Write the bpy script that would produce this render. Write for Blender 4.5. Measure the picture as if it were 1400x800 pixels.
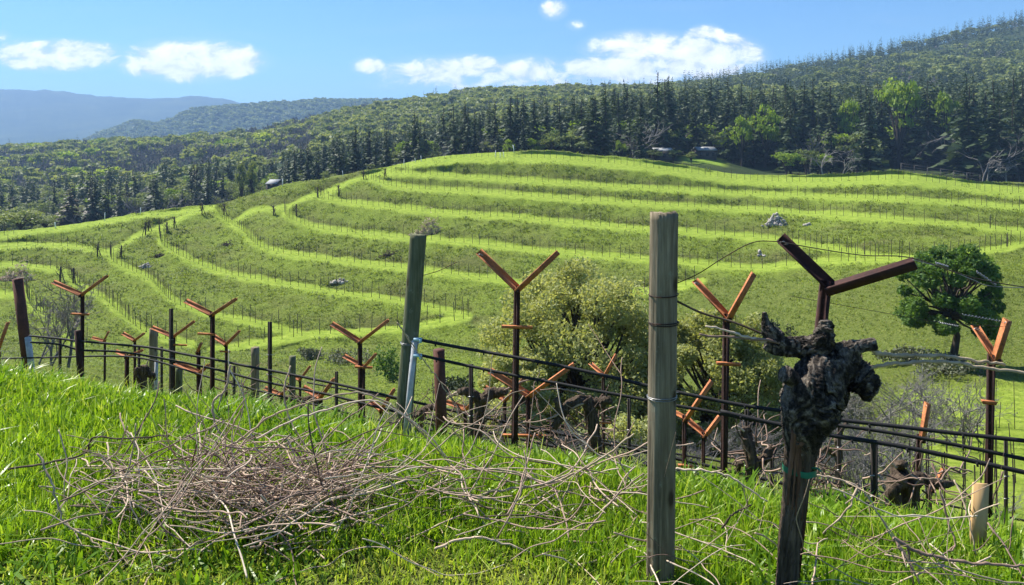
import bpy, math, random
import numpy as np
from mathutils import Vector
PI = math.pi
random.seed(7); RNG = np.random.default_rng(7)
for o in list(bpy.data.objects): bpy.data.objects.remove(o)
SC = bpy.context.scene
COL = SC.collection

# ------------------------------------------------------------------ camera, light, exposure
F, CX, HY, CAMZ = 1100.0, 700.0, 205.0, 1.75      # focal length, principal column, horizon row (in photo pixels), eye height
cd = bpy.data.cameras.new('camera'); cam = bpy.data.objects.new('camera', cd); COL.objects.link(cam)
cam.location = (0, 0, CAMZ); cam.rotation_euler = (PI/2, 0, 0)
cd.sensor_fit = 'HORIZONTAL'; cd.sensor_width = 36.0; cd.lens = 36.0*F/1400.0
cd.shift_y = -(400-HY)/1400.0
cd.clip_start = 0.05; cd.clip_end = 30000
SC.camera = cam

SUN_EL, SUN_AZ = math.radians(51), math.radians(-52)      # azimuth measured from the view direction towards the right
SDIR = Vector((math.sin(SUN_AZ)*math.cos(SUN_EL), math.cos(SUN_AZ)*math.cos(SUN_EL), math.sin(SUN_EL)))
sl = bpy.data.lights.new('sun', 'SUN'); sl.energy = 4.6; sl.angle = math.radians(0.5); sl.color = (1.0, 0.94, 0.84)
so = bpy.data.objects.new('sun', sl); COL.objects.link(so)
so.rotation_euler = (-SDIR).to_track_quat('-Z', 'Y').to_euler(); so.location = (-60, 30, 80)
vs = SC.view_settings
vs.view_transform = 'Standard'; vs.look = 'None'; vs.gamma = 1.0; vs.use_curve_mapping = False; vs.exposure = 1.18
cy = SC.cycles
cy.use_denoising = True; cy.max_bounces = 5; cy.diffuse_bounces = 2; cy.glossy_bounces = 1; cy.transmission_bounces = 3
cy.transparent_max_bounces = 6; cy.volume_bounces = 0; cy.caustics_reflective = False; cy.caustics_refractive = False
cy.sample_clamp_indirect = 4.0; cy.use_adaptive_sampling = True; cy.adaptive_threshold = 0.02

# ------------------------------------------------------------------ node helpers
class N:
    def __init__(s, tree): s.t = tree; s.n = tree.nodes; s.l = tree.links
    def node(s, typ, **kw):
        n = s.n.new(typ)
        for k, v in kw.items(): setattr(n, k, v)
        return n
    def link(s, a, b): s.l.new(a, b)
    def put(s, sock, v):
        if isinstance(v, bpy.types.NodeSocket): s.l.new(v, sock)
        else: sock.default_value = v
    def math(s, op, a, b=None, c=None, clamp=False):
        n = s.n.new('ShaderNodeMath'); n.operation = op; n.use_clamp = clamp
        for i, v in enumerate((a, b, c)):
            if v is not None: s.put(n.inputs[i], v)
        return n.outputs[0]
    def ramp(s, fac, stops):
        n = s.n.new('ShaderNodeValToRGB'); e = n.color_ramp.elements
        while len(e) > 1: e.remove(e[-1])
        for i, (p, c) in enumerate(stops):
            x = e[0] if i == 0 else e.new(p)
            x.position = p; x.color = (c[0], c[1], c[2], 1) if not np.isscalar(c) else (c, c, c, 1)
        s.put(n.inputs[0], fac); return n.outputs[0]
    def mix(s, fac, a, b, blend='MIX'):
        n = s.n.new('ShaderNodeMix'); n.data_type = 'RGBA'; n.blend_type = blend
        s.put(n.inputs[0], fac)
        for i, v in ((6, a), (7, b)):
            s.put(n.inputs[i], v if isinstance(v, bpy.types.NodeSocket) else (v[0], v[1], v[2], 1))
        return n.outputs[2]
    def noise(s, vec, scale, detail=4, rough=0.55, dist=0.0):
        n = s.n.new('ShaderNodeTexNoise'); n.inputs['Scale'].default_value = scale; n.inputs['Detail'].default_value = detail
        n.inputs['Roughness'].default_value = rough; n.inputs['Distortion'].default_value = dist
        if vec is not None: s.l.new(vec, n.inputs['Vector'])
        return n.outputs[0]
    def mapping(s, vec, scale, rot=(0, 0, 0)):
        n = s.n.new('ShaderNodeMapping'); n.inputs['Scale'].default_value = scale; n.inputs['Rotation'].default_value = rot
        s.l.new(vec, n.inputs['Vector']); return n.outputs[0]
    def attr(s, name):
        n = s.n.new('ShaderNodeAttribute'); n.attribute_name = name; return n.outputs['Fac']
    def bump(s, h, strength, dist):
        n = s.n.new('ShaderNodeBump'); n.inputs['Strength'].default_value = strength; n.inputs['Distance'].default_value = dist
        s.l.new(h, n.inputs['Height']); return n.outputs[0]

def new_mat(name):
    m = bpy.data.materials.new(name); m.use_nodes = True; m.node_tree.nodes.clear()
    g = N(m.node_tree); out = g.node('ShaderNodeOutputMaterial'); return m, g, out
def principled(g, out, col, rough=0.8, metal=0.0, normal=None, spec=0.3):
    b = g.node('ShaderNodeBsdfPrincipled'); g.put(b.inputs['Base Color'], col if isinstance(col, bpy.types.NodeSocket) else (col[0], col[1], col[2], 1))
    g.put(b.inputs['Roughness'], rough); b.inputs['Metallic'].default_value = metal; b.inputs['Specular IOR Level'].default_value = spec
    if normal is not None: g.link(normal, b.inputs['Normal'])
    g.link(b.outputs[0], out.inputs[0]); return b

# ------------------------------------------------------------------ world: Nishita sky with small fair-weather clouds
W = bpy.data.worlds.new('World'); SC.world = W; W.use_nodes = True
W.node_tree.nodes.clear(); g = N(W.node_tree)
wo = g.node('ShaderNodeOutputWorld'); bg = g.node('ShaderNodeBackground'); bg.inputs[1].default_value = 0.054
sky = g.node('ShaderNodeTexSky', sky_type='NISHITA', sun_disc=False, sun_elevation=SUN_EL, sun_rotation=SUN_AZ, altitude=500, air_density=1.1, dust_density=0.35, ozone_density=2.2)
tc = g.node('ShaderNodeTexCoord'); sx = g.node('ShaderNodeSeparateXYZ'); g.link(tc.outputs['Generated'], sx.inputs[0])
ysafe = g.math('MAXIMUM', sx.outputs[1], 0.02)
u = g.math('DIVIDE', sx.outputs[0], ysafe); v = g.math('DIVIDE', sx.outputs[2], ysafe)
cmb = g.node('ShaderNodeCombineXYZ'); g.link(u, cmb.inputs[0]); g.link(v, cmb.inputs[1])
stretch = g.mapping(cmb.outputs[0], (26, 46, 1))
n1 = g.noise(stretch, 1.0, 10, 0.62, 0.5)
n2 = g.noise(g.mapping(cmb.outputs[0], (60, 75, 1)), 1.0, 5, 0.6)
CLOUDS = [(80, 76, 88, 20, 1.0), (35, 70, 40, 16, .8), (262, 83, 96, 26, 1.15), (305, 88, 50, 18, 1.0), (225, 76, 45, 20, .8), (504, 90, 24, 11, .9), (590, 100, 80, 20, .75),
          (640, 92, 55, 16, .95), (720, 98, 60, 20, .85), (880, 66, 80, 22, .95), (965, 78, 78, 30, 1.05), (850, 94, 90, 18, 1.0),
          (930, 96, 110, 18, .9), (757, 13, 19, 13, .95), (788, 34, 14, 7, .5), (966, 45, 24, 11, .9), (780, 112, 260, 20, .55), (2, 50, 14, 8, .5)]
def cloud_field(vv):
    acc = None
    for (px, py, rx, ry, st) in CLOUDS:
        a = g.math('MULTIPLY', g.math('SUBTRACT', u, (px-CX)/F), F/(rx*1.22)); b = g.math('MULTIPLY', g.math('SUBTRACT', vv, (HY-py)/F), F/(ry*1.32))
        d = g.math('ADD', g.math('MULTIPLY', a, a), g.math('MULTIPLY', b, b))
        e = g.math('MULTIPLY', g.math('MAXIMUM', g.math('SUBTRACT', 1.0, d), 0.0), st)
        acc = e if acc is None else g.math('MAXIMUM', acc, e)
    return acc
fld = cloud_field(v)
dens = g.math('ADD', g.math('MULTIPLY', fld, 1.45), g.math('MULTIPLY', g.math('SUBTRACT', n1, 0.5), 3.0))
mr = g.node('ShaderNodeMapRange', interpolation_type='SMOOTHSTEP'); g.link(dens, mr.inputs[0]); mr.inputs[1].default_value = 0.38; mr.inputs[2].default_value = 1.15
has = g.math('GREATER_THAN', fld, 0.001)
fade = g.math('MULTIPLY', fld, 3.0, clamp=True)
cover = g.math('MULTIPLY', mr.outputs[0], fade)
cover = g.math('MULTIPLY', cover, 0.94)
off = g.node('ShaderNodeVectorMath', operation='ADD'); g.link(stretch, off.inputs[0]); off.inputs[1].default_value = (-.30, .42, 0)
n1b = g.noise(off.outputs[0], 1.0, 10, 0.62, 0.5)
lit = g.math('ADD', 0.5, g.math('MULTIPLY', g.math('SUBTRACT', n1, n1b), 2.2), clamp=True)
thick = g.math('ADD', g.math('MULTIPLY', lit, 0.62), g.math('ADD', g.math('MULTIPLY', n2, 0.30), g.math('MULTIPLY', fld, 0.22)))
ccol = g.ramp(thick, [(0.28, (6.0, 7.1, 8.6)), (0.46, (8.4, 9.0, 9.8)), (0.64, (11.5, 11.6, 11.8)), (0.85, (13.5, 13.4, 13.2))])
wisp = g.noise(g.mapping(cmb.outputs[0], (3, 26, 1), (0, 0, 0.12)), 1.0, 6, 0.6, 0.4)
wispf = g.math('MULTIPLY', g.math('SUBTRACT', wisp, 0.52, clamp=True), 0.5, clamp=True)
skyc = g.mix(1.0, sky.outputs[0], (0.58, 0.93, 1.26), 'MULTIPLY')
skyc = g.mix(wispf, skyc, (6.0, 6.9, 8.2))
veil = g.math('MULTIPLY', g.math('MULTIPLY', g.math('SMOOTH_MIN', fld, 0.6, 0.3), g.math('ADD', 0.25, n1)), 0.62, clamp=True)
skyc = g.mix(veil, skyc, (8.2, 8.9, 9.8))
g.link(g.mix(cover, skyc, ccol), bg.inputs[0]); g.link(bg.outputs[0], wo.inputs[0])

# ------------------------------------------------------------------ numpy helpers
def _h(ix, iy, iz, seed):
    n = (ix.astype(np.int64)*374761393 + iy.astype(np.int64)*668265263 + iz.astype(np.int64)*2147483647 + seed*1274126177) & 0xffffffff
    n = ((n ^ (n >> 13))*1274126177) & 0xffffffff
    n = (n ^ (n >> 16)) & 0xffffffff
    return n/4294967295.0
def vnoise(x, y, z=None, seed=0):
    x = np.asarray(x, float); y = np.asarray(y, float); z = np.zeros_like(x) if z is None else np.asarray(z, float)
    fx, fy, fz = np.floor(x), np.floor(y), np.floor(z); tx, ty, tz = x-fx, y-fy, z-fz
    tx = tx*tx*(3-2*tx); ty = ty*ty*(3-2*ty); tz = tz*tz*(3-2*tz); r = 0
    for dx in (0, 1):
        for dy in (0, 1):
            for dz in (0, 1):
                r = r + _h(fx+dx, fy+dy, fz+dz, seed)*(tx if dx else 1-tx)*(ty if dy else 1-ty)*(tz if dz else 1-tz)
    return r*2-1
def fbm(x, y, z=None, oct=4, seed=0):
    r = 0; a = 1; f = 1; t = 0
    for k in range(oct):
        r = r + a*vnoise(np.asarray(x)*f, np.asarray(y)*f, None if z is None else np.asarray(z)*f, seed+k*17); t += a; a *= .5; f *= 2.03
    return r/t
def sstep(a, b, x):
    t = np.clip((x-a)/(b-a), 0, 1); return t*t*(3-2*t)

def mesh(name, V, F_, smooth=False, attrs=None, mats=None, mat_idx=None):
    """V (n,3); F_ list of int arrays (m,3) or (m,4)."""
    me = bpy.data.meshes.new(name)
    F_ = [np.asarray(f, np.int64) for f in F_ if len(f)]
    V = np.asarray(V, np.float32); nl = sum(f.size for f in F_); npoly = sum(len(f) for f in F_)
    me.vertices.add(len(V)); me.vertices.foreach_set('co', V.ravel())
    me.loops.add(nl); me.polygons.add(npoly)
    me.loops.foreach_set('vertex_index', np.concatenate([f.ravel() for f in F_]).astype(np.int32))
    st = []; c = 0
    for f in F_:
        st.append(c+np.arange(len(f))*f.shape[1]); c += f.size
    me.polygons.foreach_set('loop_start', np.concatenate(st).astype(np.int32))
    if smooth: me.polygons.foreach_set('use_smooth', np.ones(npoly, bool))
    for m in (mats or []): me.materials.append(m)
    if mat_idx is not None: me.polygons.foreach_set('material_index', np.asarray(mat_idx, np.int32))
    me.update(calc_edges=True)
    for k, a in (attrs or {}).items():
        at = me.attributes.new(k, 'FLOAT', 'POINT'); at.data.foreach_set('value', np.asarray(a, np.float32))
    return me
def link(name, me, parent=None, loc=None):
    o = bpy.data.objects.new(name, me); COL.objects.link(o)
    if parent is not None: o.parent = parent
    if loc is not None: o.location = loc
    return o
def tag(o, label=None, cat=None, group=None, kind=None):
    if label: o['label'] = label
    if cat: o['category'] = cat
    if group: o['group'] = group
    if kind: o['kind'] = kind
    return o
def thing(name, label, cat, loc, group=None):
    o = bpy.data.objects.new(name, None); o.empty_display_size = 0.1; COL.objects.link(o); o.location = loc
    return tag(o, label, cat, group)

class MB:
    """Collects shapes; build() links them as ONE mesh object (vertices relative to the parent's location)."""
    def __init__(s): s.V = []; s.Q = []; s.T = []; s.n = 0; s.A = []
    def add(s, V, Q=None, T=None, a=0.0):
        V = np.asarray(V, float).reshape(-1, 3); s.V.append(V)
        if Q is not None and len(Q): s.Q.append(np.asarray(Q, int)+s.n)
        if T is not None and len(T): s.T.append(np.asarray(T, int)+s.n)
        s.A.append(np.broadcast_to(np.asarray(a, float), (len(V),)).copy()); s.n += len(V); return s
    def tube(s, pts, rad, sides=6, cap=True, a=0.0, disp=None):
        P = np.asarray([tuple(p) for p in pts], float); n = len(P); R = np.broadcast_to(np.asarray(rad, float), (n,))
        T = np.gradient(P, axis=0); T /= np.linalg.norm(T, axis=1)[:, None]+1e-9
        ref = np.array([0, 0, 1.0]) if abs(T[0][2]) < .9 else np.array([1.0, 0, 0])
        nrm = np.cross(T[0], ref); nrm /= np.linalg.norm(nrm); fr = []
        for i in range(n):
            nrm = nrm-T[i]*np.dot(nrm, T[i]); nrm /= np.linalg.norm(nrm)+1e-9; fr.append((nrm.copy(), np.cross(T[i], nrm)))
        th = np.linspace(0, 2*PI, sides, endpoint=False); V = np.zeros((n, sides, 3))
        for i in range(n):
            r = R[i] if disp is None else R[i]*(1+disp(i/(n-1), th))
            V[i] = P[i]+np.outer(np.cos(th)*r, fr[i][0])+np.outer(np.sin(th)*r, fr[i][1])
        i, j = np.meshgrid(np.arange(n-1), np.arange(sides), indexing='ij'); j2 = (j+1) % sides
        Q = np.stack([i*sides+j, i*sides+j2, (i+1)*sides+j2, (i+1)*sides+j], -1).reshape(-1, 4)
        VV = V.reshape(-1, 3); Tt = []
        if cap:
            VV = np.vstack([VV, P[0], P[-1]]); a0, a1 = n*sides, n*sides+1
            for k in range(sides):
                Tt.append((a0, (k+1) % sides, k)); Tt.append((a1, (n-1)*sides+k, (n-1)*sides+(k+1) % sides))
        return s.add(VV, Q, Tt, a)
    def prism(s, prof, p0, p1, up):
        """extrude closed profile (list of (a,b)) from p0 to p1; a along side, b along up."""
        p0 = Vector(p0); p1 = Vector(p1); d = (p1-p0).normalized(); side = d.cross(Vector(up)).normalized(); u2 = side.cross(d)
        n = len(prof); V = [tuple(q+side*a+u2*b) for q in (p0, p1) for a, b in prof]
        Q = [(k, (k+1) % n, n+(k+1) % n, n+k) for k in range(n)]
        s.add(V, Q); c0, c1 = s.n, s.n+1
        mid = [tuple(sum((Vector(V[k+o]) for k in range(n)), Vector())/n) for o in (0, n)]
        base = s.n-2*n
        s.add(mid, None, None)
        T = [(c0, base+(k+1) % n, base+k) for k in range(n)]+[(c1, base+n+k, base+n+(k+1) % n) for k in range(n)]
        s.T.append(np.asarray(T, int)); return s
    def box(s, c, size, ax=None):
        c = np.asarray(tuple(c), float); h = np.asarray(size, float)/2
        A = np.eye(3) if ax is None else np.asarray([tuple(a) for a in ax], float)
        V = [c+A[0]*h[0]*i+A[1]*h[1]*j+A[2]*h[2]*k for i in (-1, 1) for j in (-1, 1) for k in (-1, 1)]
        return s.add(V, [(0, 1, 3, 2), (4, 6, 7, 5), (0, 4, 5, 1), (2, 3, 7, 6), (0, 2, 6, 4), (1, 5, 7, 3)])
    def build(s, name, mat, parent=None, smooth=False, attr=None, top=None):
        V = np.vstack(s.V)
        off = np.array(parent.location) if parent is not None else (np.array(tuple(top)) if top is not None else np.zeros(3))
        if parent is not None and parent.parent is not None: off = off+np.array(parent.parent.location)
        me = mesh(name, V-off, ([np.vstack(s.Q)] if s.Q else [])+([np.vstack(s.T)] if s.T else []), smooth,
                  {attr: np.concatenate(s.A)} if attr else None, [mat] if mat else None)
        o = link(name, me, parent)
        if parent is None and top is not None: o.location = tuple(top)
        return o

def P(px, py, Y): return Vector(((px-CX)/F*Y, Y, CAMZ-(py-HY)/F*Y))
def spline(pts, n=8):
    """Catmull-Rom through points."""
    p = [np.asarray(tuple(q), float) for q in pts]; p = [2*p[0]-p[1]]+p+[2*p[-1]-p[-2]]; out = []
    for i in range(1, len(p)-2):
        for t in np.linspace(0, 1, n, endpoint=False):
            a, b, c, d = p[i-1:i+3]
            out.append(.5*((2*b)+(-a+c)*t+(2*a-5*b+4*c-d)*t*t+(-a+3*b-3*c+d)*t**3))
    out.append(p[-2]); return np.array(out)

# ------------------------------------------------------------------ terrain: one sheet, columns fan out from the viewpoint
def pchip(xk, yk, x):
    xk = np.asarray(xk, float); yk = np.asarray(yk, float); h = np.diff(xk); d = np.diff(yk)/h; m = np.zeros_like(yk)
    m[0] = d[0]; m[-1] = d[-1]
    for i in range(1, len(xk)-1):
        if d[i-1]*d[i] > 0:
            w1 = 2*h[i]+h[i-1]; w2 = h[i]+2*h[i-1]; m[i] = (w1+w2)/(w1/d[i-1]+w2/d[i])
    x = np.clip(np.asarray(x, float), xk[0], xk[-1]); i = np.clip(np.searchsorted(xk, x)-1, 0, len(h)-1); t = (x-xk[i])/h[i]
    return (yk[i]*(1+2*t)*(1-t)**2 + m[i]*h[i]*t*(1-t)**2 + yk[i+1]*t*t*(3-2*t) + m[i+1]*h[i]*t*t*(t-1))
def edge_s(x, y): return (y-(4.52-.433*x))*.918           # distance past the brow of the near grass bench
def z_near(x, y):
    s = edge_s(x, y); sp = np.maximum(s, 0)
    return -0.02-.08*np.clip((y-1)/4, 0, 1)-(.45*(np.sqrt(sp*sp+.09)-.3)-.0035*sp*sp)

PXC = np.arange(-420, 1821, 2.0); NC = len(PXC); UC = (PXC-CX)/F
crest = pchip([-420, -150, 0, 75, 131, 187, 260, 294, 331, 387, 440, 467, 524, 602, 650, 700, 740, 807, 875, 950, 967, 1012, 1057, 1125, 1200, 1217, 1262, 1330, 1400, 1560, 1820],
              [338, 326, 317, 310, 302, 292, 282, 280, 270, 253, 244, 239, 229, 214, 210, 207, 205, 211, 217.5, 228, 231, 238, 239, 238, 235, 234, 238, 247, 250, 252, 256], PXC)
Yc = pchip([-420, 0, 300, 500, 700, 1000, 1400, 1820], [120, 130, 150, 162, 168, 165, 160, 160], PXC)
KB = [-420, 0, 400, 700, 1000, 1300, 1820]
YB = pchip(KB, [70, 70, 70, 70, 66, 68, 68], PXC); PB = pchip(KB, [458, 470, 480, 470, 440, 376, 370], PXC)
STN = [18, 26, 36, 48, 60]
STP = [pchip(KB, r, PXC) for r in ([470, 505, 583, 617, 655, 668, 700], [475, 500, 570, 590, 612, 605, 615], [475, 495, 550, 560, 565, 538, 532],
                                   [472, 488, 525, 525, 520, 470, 462], [465, 480, 500, 495, 472, 405, 398])]
# bench centre lines traced on the hillside (photo pixels), half width of the strip
BENCH = [
 ([(560, 222), (620, 216), (700, 215), (760, 217), (810, 221), (875, 227), (950, 237), (1012, 245), (1057, 248), (1125, 248), (1200, 246), (1240, 245), (1290, 251), (1330, 257), (1400, 264), (1820, 268)], 8.5),
 ([(511, 238), (540, 236), (580, 239), (625, 241), (700, 246), (785, 251), (852, 256), (900, 258), (967, 262), (1035, 266), (1125, 269), (1200, 272), (1240, 273), (1330, 279), (1400, 284), (1820, 295)], 5),
 ([(499, 243), (535, 254), (580, 259), (650, 262), (717, 268), (785, 273), (852, 277), (900, 280), (967, 284), (1035, 287), (1080, 291), (1125, 293), (1200, 298), (1285, 305), (1350, 311), (1400, 316), (1820, 335)], 5.5),
 ([(449, 262), (438, 269), (467, 276), (535, 284), (602, 291), (700, 297), (785, 306), (852, 311), (929, 317), (967, 320), (1035, 325), (1080, 331), (1125, 339), (1200, 350), (1260, 353), (1320, 347), (1375, 339), (1420, 333), (1820, 320)], 5.5),
 ([(389, 284), (391, 294), (406, 303), (434, 312), (490, 320), (557, 325), (625, 331), (700, 339), (785, 347), (852, 353), (929, 358), (967, 363), (1035, 367), (1080, 363), (1125, 358), (1200, 357), (1250, 354)], 5.5),
 ([(293, 283), (305, 299), (316, 306), (331, 315), (350, 334), (369, 342), (400, 348), (467, 357), (546, 366), (591, 372), (670, 381), (740, 392), (830, 402), (900, 398), (960, 385)], 6),
 ([(217, 312), (221, 332), (237, 344), (262, 357), (284, 366), (312, 375), (340, 380), (369, 385), (406, 391), (467, 401), (535, 410), (591, 421), (641, 433), (591, 443), (524, 451), (460, 456), (415, 459), (369, 467), (331, 474), (290, 480)], 6),
 ([(150, 345), (155, 358), (178, 369), (206, 382), (233, 410), (265, 424), (297, 432), (331, 437), (369, 447), (412, 457)], 6),
 ([(91, 373), (105, 390), (125, 400), (140, 407), (160, 424), (178, 440), (195, 452), (225, 463), (262, 471)], 6.5),
 ([(35, 398), (43, 419), (62, 432), (80, 446), (100, 468), (120, 478)], 7),
 ([(-420, 352), (-150, 343), (0, 337), (50, 335), (94, 337), (127, 341), (150, 347)], 5.5),
 ([(-420, 380), (-150, 370), (0, 363), (37, 364), (75, 368), (91, 373)], 5.5),
 ([(-420, 412), (-150, 405), (0, 403), (35, 402)], 6),
 ([(-420, 343), (-150, 332), (0, 322), (30, 319)], 6),
 ([(0, 321), (75, 313), (131, 305), (187, 296), (240, 290), (293, 284)], 5),
 ([(150, 345), (190, 322), (217, 312), (260, 292), (293, 283)], 4),
 ([(316, 305), (345, 288), (389, 284), (420, 270), (449, 262), (480, 248), (511, 238), (540, 228), (575, 220)], 3.5),
]
def bench_field(px, py):
    B = np.zeros_like(px)
    for pts, hw in BENCH:
        p = np.asarray(pts, float)
        x0, x1, y0, y1 = p[:, 0].min()-30, p[:, 0].max()+30, p[:, 1].min()-30, p[:, 1].max()+30
        sel = (px > x0) & (px < x1) & (py > y0) & (py < y1); qx, qy = px[sel], py[sel]
        if not len(qx): continue
        d = np.full(qx.shape, 1e9)
        for a, b in zip(p[:-1], p[1:]):
            ab = b-a; t = np.clip(((qx-a[0])*ab[0]+(qy-a[1])*ab[1])/(ab@ab), 0, 1)
            d = np.minimum(d, np.hypot(qx-a[0]-t*ab[0], qy-a[1]-t*ab[1]))
        wob = hw*.92+2.0*fbm(qx/17, qy/7, oct=3, seed=5)
        B[sel] = np.maximum(B[sel], 1-sstep(wob-3.0, wob+2.6, d))
    return B
# section A: near bench and slope
rowsA = np.concatenate([np.linspace(.5, 3, 8), np.linspace(3.1, 9, 60), np.linspace(9.2, 12, 12)])
YA = np.repeat(rowsA[:, None], NC, 1); XA = YA*UC; ZA = z_near(XA, YA)
# section B: gully
nB = 60; YBm = np.zeros((nB, NC)); PYB = np.zeros((nB, NC))
py12 = HY-(ZA[-1]-CAMZ)/12*F; py11 = HY-(ZA[-6]-CAMZ)/YA[-6]*F
for j in range(NC):
    yk = [YA[-6, j], 12]+STN+[YB[j]]; pk = [py11[j], py12[j]]+[r[j] for r in STP]+[PB[j]]
    ys = np.exp(np.linspace(math.log(12), math.log(YB[j]), nB+1))[1:]
    YBm[:, j] = ys; PYB[:, j] = pchip(yk, pk, ys)
# section C: terraced hill, one row per photo row; benches run deep, banks stand steep
nC = 250; tt = np.linspace(0, 1, nC+1)[1:][:, None]
PYC = PB[None]+(crest-PB)[None]*tt; PXM = np.repeat(PXC[None], nC, 0)
BC = bench_field(PXM, PYC)
rate = .09+1.0*BC+.25*sstep(.0, .25, 1-tt)*np.ones_like(BC)*(PXM > 900)
cum = np.cumsum(rate, 0)*((PB-crest)/nC)[None]
def gk(sg): k = np.exp(-.5*(np.arange(-int(3*sg), int(3*sg)+1)/sg)**2); return k/k.sum()
K1 = gk(15.0); h1 = len(K1)//2; disp = np.zeros_like(cum)
for j in range(NC):
    cj = cum[:, j]; r0, r1 = cj[1]-cj[0], cj[-1]-cj[-2]
    pad = np.concatenate([cj[0]-r0*np.arange(h1, 0, -1)*1.0, cj, cj[-1]+r1*np.arange(1, h1+1)])
    disp[:, j] = cj-np.convolve(pad, K1, 'valid')
# columns have different row spacing: smooth sideways at equal photo row only a little
K2 = gk(1.2); h2 = len(K2)//2
disp = np.stack([np.convolve(np.pad(r, h2, 'edge'), K2, 'valid') for r in disp])
taper = sstep(0, .06, tt)*sstep(0, .03, 1.0-tt)
lnY = np.log(YB)[None]+np.log(Yc/YB)[None]*(1-(1-tt)**1.0)+disp*taper*(np.log(Yc/YB)/(PB-crest))[None]/.72
YCm = np.maximum.accumulate(np.exp(lnY)+np.arange(nC)[:, None]*1e-4, 0)
# section D: beyond the crest to the far mountains
KD = [-420, 0, 150, 300, 500, 700, 850, 960, 1050, 1200, 1400, 1820]
D = {195: [345, 332, 318, 298, 247, 222, 222, 230, 243, 244, 252, 256], 230: [335, 318, 305, 288, 241, 212, 211, 215, 229, 231, 236, 238],
     300: [310, 293, 280, 264, 229, 200, 196, 196, 203, 204, 200, 196], 400: [275, 259, 248, 234, 205, 180, 170, 166, 165, 158, 150, 140],
     500: [252, 235, 225, 213, 182, 157, 148, 143, 138, 124, 112, 96], 650: [235, 214, 206, 198, 160, 134, 133, 128, 118, 98, 76, 52],
     900: [240, 225, 222, 220, 190, 160, 140, 121, 108, 78, 35, -10], 1200: [250, 240, 238, 235, 215, 190, 165, 150, 135, 110, 75, 20], 1500: [245, 238, 235, 230, 215, 200, 190, 180, 170, 150, 120, 80]}
SD = [(y, pchip(KD, r, PXC)) for y, r in D.items()]
SD.append((2000, pchip([-420, 0, 100, 130, 160, 190, 215, 270, 340, 380, 450, 500, 600, 700, 900, 1820], [215, 207, 199, 187, 176, 167, 170, 150, 144, 143, 138, 138, 142, 150, 172, 150], PXC)))
SD.append((2600, np.full(NC, 205.))); SD.append((3500, np.full(NC, 176.)))
SD.append((4500, pchip([-420, -200, 0, 50, 130, 200, 270, 340, 420, 500, 700, 1820], [136, 126, 123, 123, 131, 135, 133, 142, 151, 153, 160, 170], PXC)))
SD.append((5400, np.full(NC, 185.))); SD.append((6500, np.full(NC, 200.)))
yD = np.concatenate([np.linspace(3, 27, 7), np.exp(np.linspace(math.log(200), math.log(6500), 120))])
nD = len(yD); YD = np.zeros((nD, NC)); PYD = np.zeros((nD, NC)); YClast = YCm[-1]
for j in range(NC):
    y0 = YClast[j]; yk = [y0-2, y0, y0+14]+[s[0] for s in SD]; pk = [crest[j]+.4, crest[j], crest[j]+7]+[s[1][j] for s in SD]
    ys = yD.copy(); ys[:7] = y0+yD[:7]*min(1, (193-y0)/28.)
    YD[:, j] = ys; PYD[:, j] = pchip(yk, pk, ys)
def z_of(py, Y): return CAMZ-(py-HY)/F*Y
Yg = np.vstack([YA, YBm, YCm, YD]); Xg = Yg*UC[None]
Zg = np.vstack([ZA, z_of(PYB, YBm), z_of(PYC, YCm), z_of(PYD, YD)])
bench = np.zeros_like(Yg); nA = len(rowsA); bench[nA+nB:nA+nB+nC] = BC
PXG = np.repeat(PXC[None], len(Yg), 0)
low = sstep(1195, 1275, PXG+18*fbm(Xg/3, Yg/3, oct=3, seed=9))*sstep(40, 35, Yg)*sstep(6, 9, Yg)      # lower vine block on the right
bench = np.maximum(bench, low)
UP = BC.copy()
for k in range(nC-2, -1, -1): UP[k] = np.maximum(UP[k], UP[k+1]*.90)
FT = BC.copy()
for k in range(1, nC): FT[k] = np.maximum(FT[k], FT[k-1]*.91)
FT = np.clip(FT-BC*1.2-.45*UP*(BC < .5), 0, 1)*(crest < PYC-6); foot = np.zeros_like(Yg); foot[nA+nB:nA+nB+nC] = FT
upper = np.zeros_like(Yg); upper[nA+nB:nA+nB+nC] = UP
forest = np.zeros_like(Yg); forest[nA+nB+nC+3:] = 1
lawn = sstep(38, 18, np.abs(PXG-962))*sstep(205, 212, Yg)*sstep(236, 228, Yg)
near = sstep(1.3, .2, edge_s(Xg, Yg)); near[nA:] = 0
# roughness: tussocky banks and gully, smooth benches, lumpy forest floor
rough = (1-bench)*.32+bench*.03
rough[:nA] = .03+.1*sstep(0, 3, edge_s(XA, YA))
rough *= np.where(forest > 0, 0, 1)
ramp_in = np.ones_like(Yg); 
Zg = Zg+rough*(fbm(Xg/1.9, Yg/1.9, oct=4, seed=2)+.5*fbm(Xg/5, Yg/5, oct=2, seed=3))+np.where(forest > 0, sstep(0, 1, forest)*np.clip((Yg-190)/400, 0, 6)*1.6*fbm(Xg/60, Yg/60, oct=4, seed=8), 0)
far = sstep(1500, 3000, Yg); Zg += far*26*fbm(Xg/420, Yg/700, oct=5, seed=12)*sstep(6400, 4300, Yg)*np.where(np.abs(Yg-4500) < 300, .5, 1)
def gz(x, y):
    """terrain height at world x, y (arrays)"""
    x = np.atleast_1d(np.asarray(x, float)); y = np.atleast_1d(np.asarray(y, float)); c = np.clip((x/y*F+CX-PXC[0])/2, 0, NC-1.001)
    j = c.astype(int); t = c-j; out = np.zeros(len(x))
    for k in range(len(x)):
        out[k] = np.interp(y[k], Yg[:, j[k]], Zg[:, j[k]])*(1-t[k])+np.interp(y[k], Yg[:, j[k]+1], Zg[:, j[k]+1])*t[k]
    return out
def ground(px, Y): x = (px-CX)/F*Y; return Vector((x, Y, gz(x, Y)[0]))
R_, C_ = Yg.shape
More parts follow.
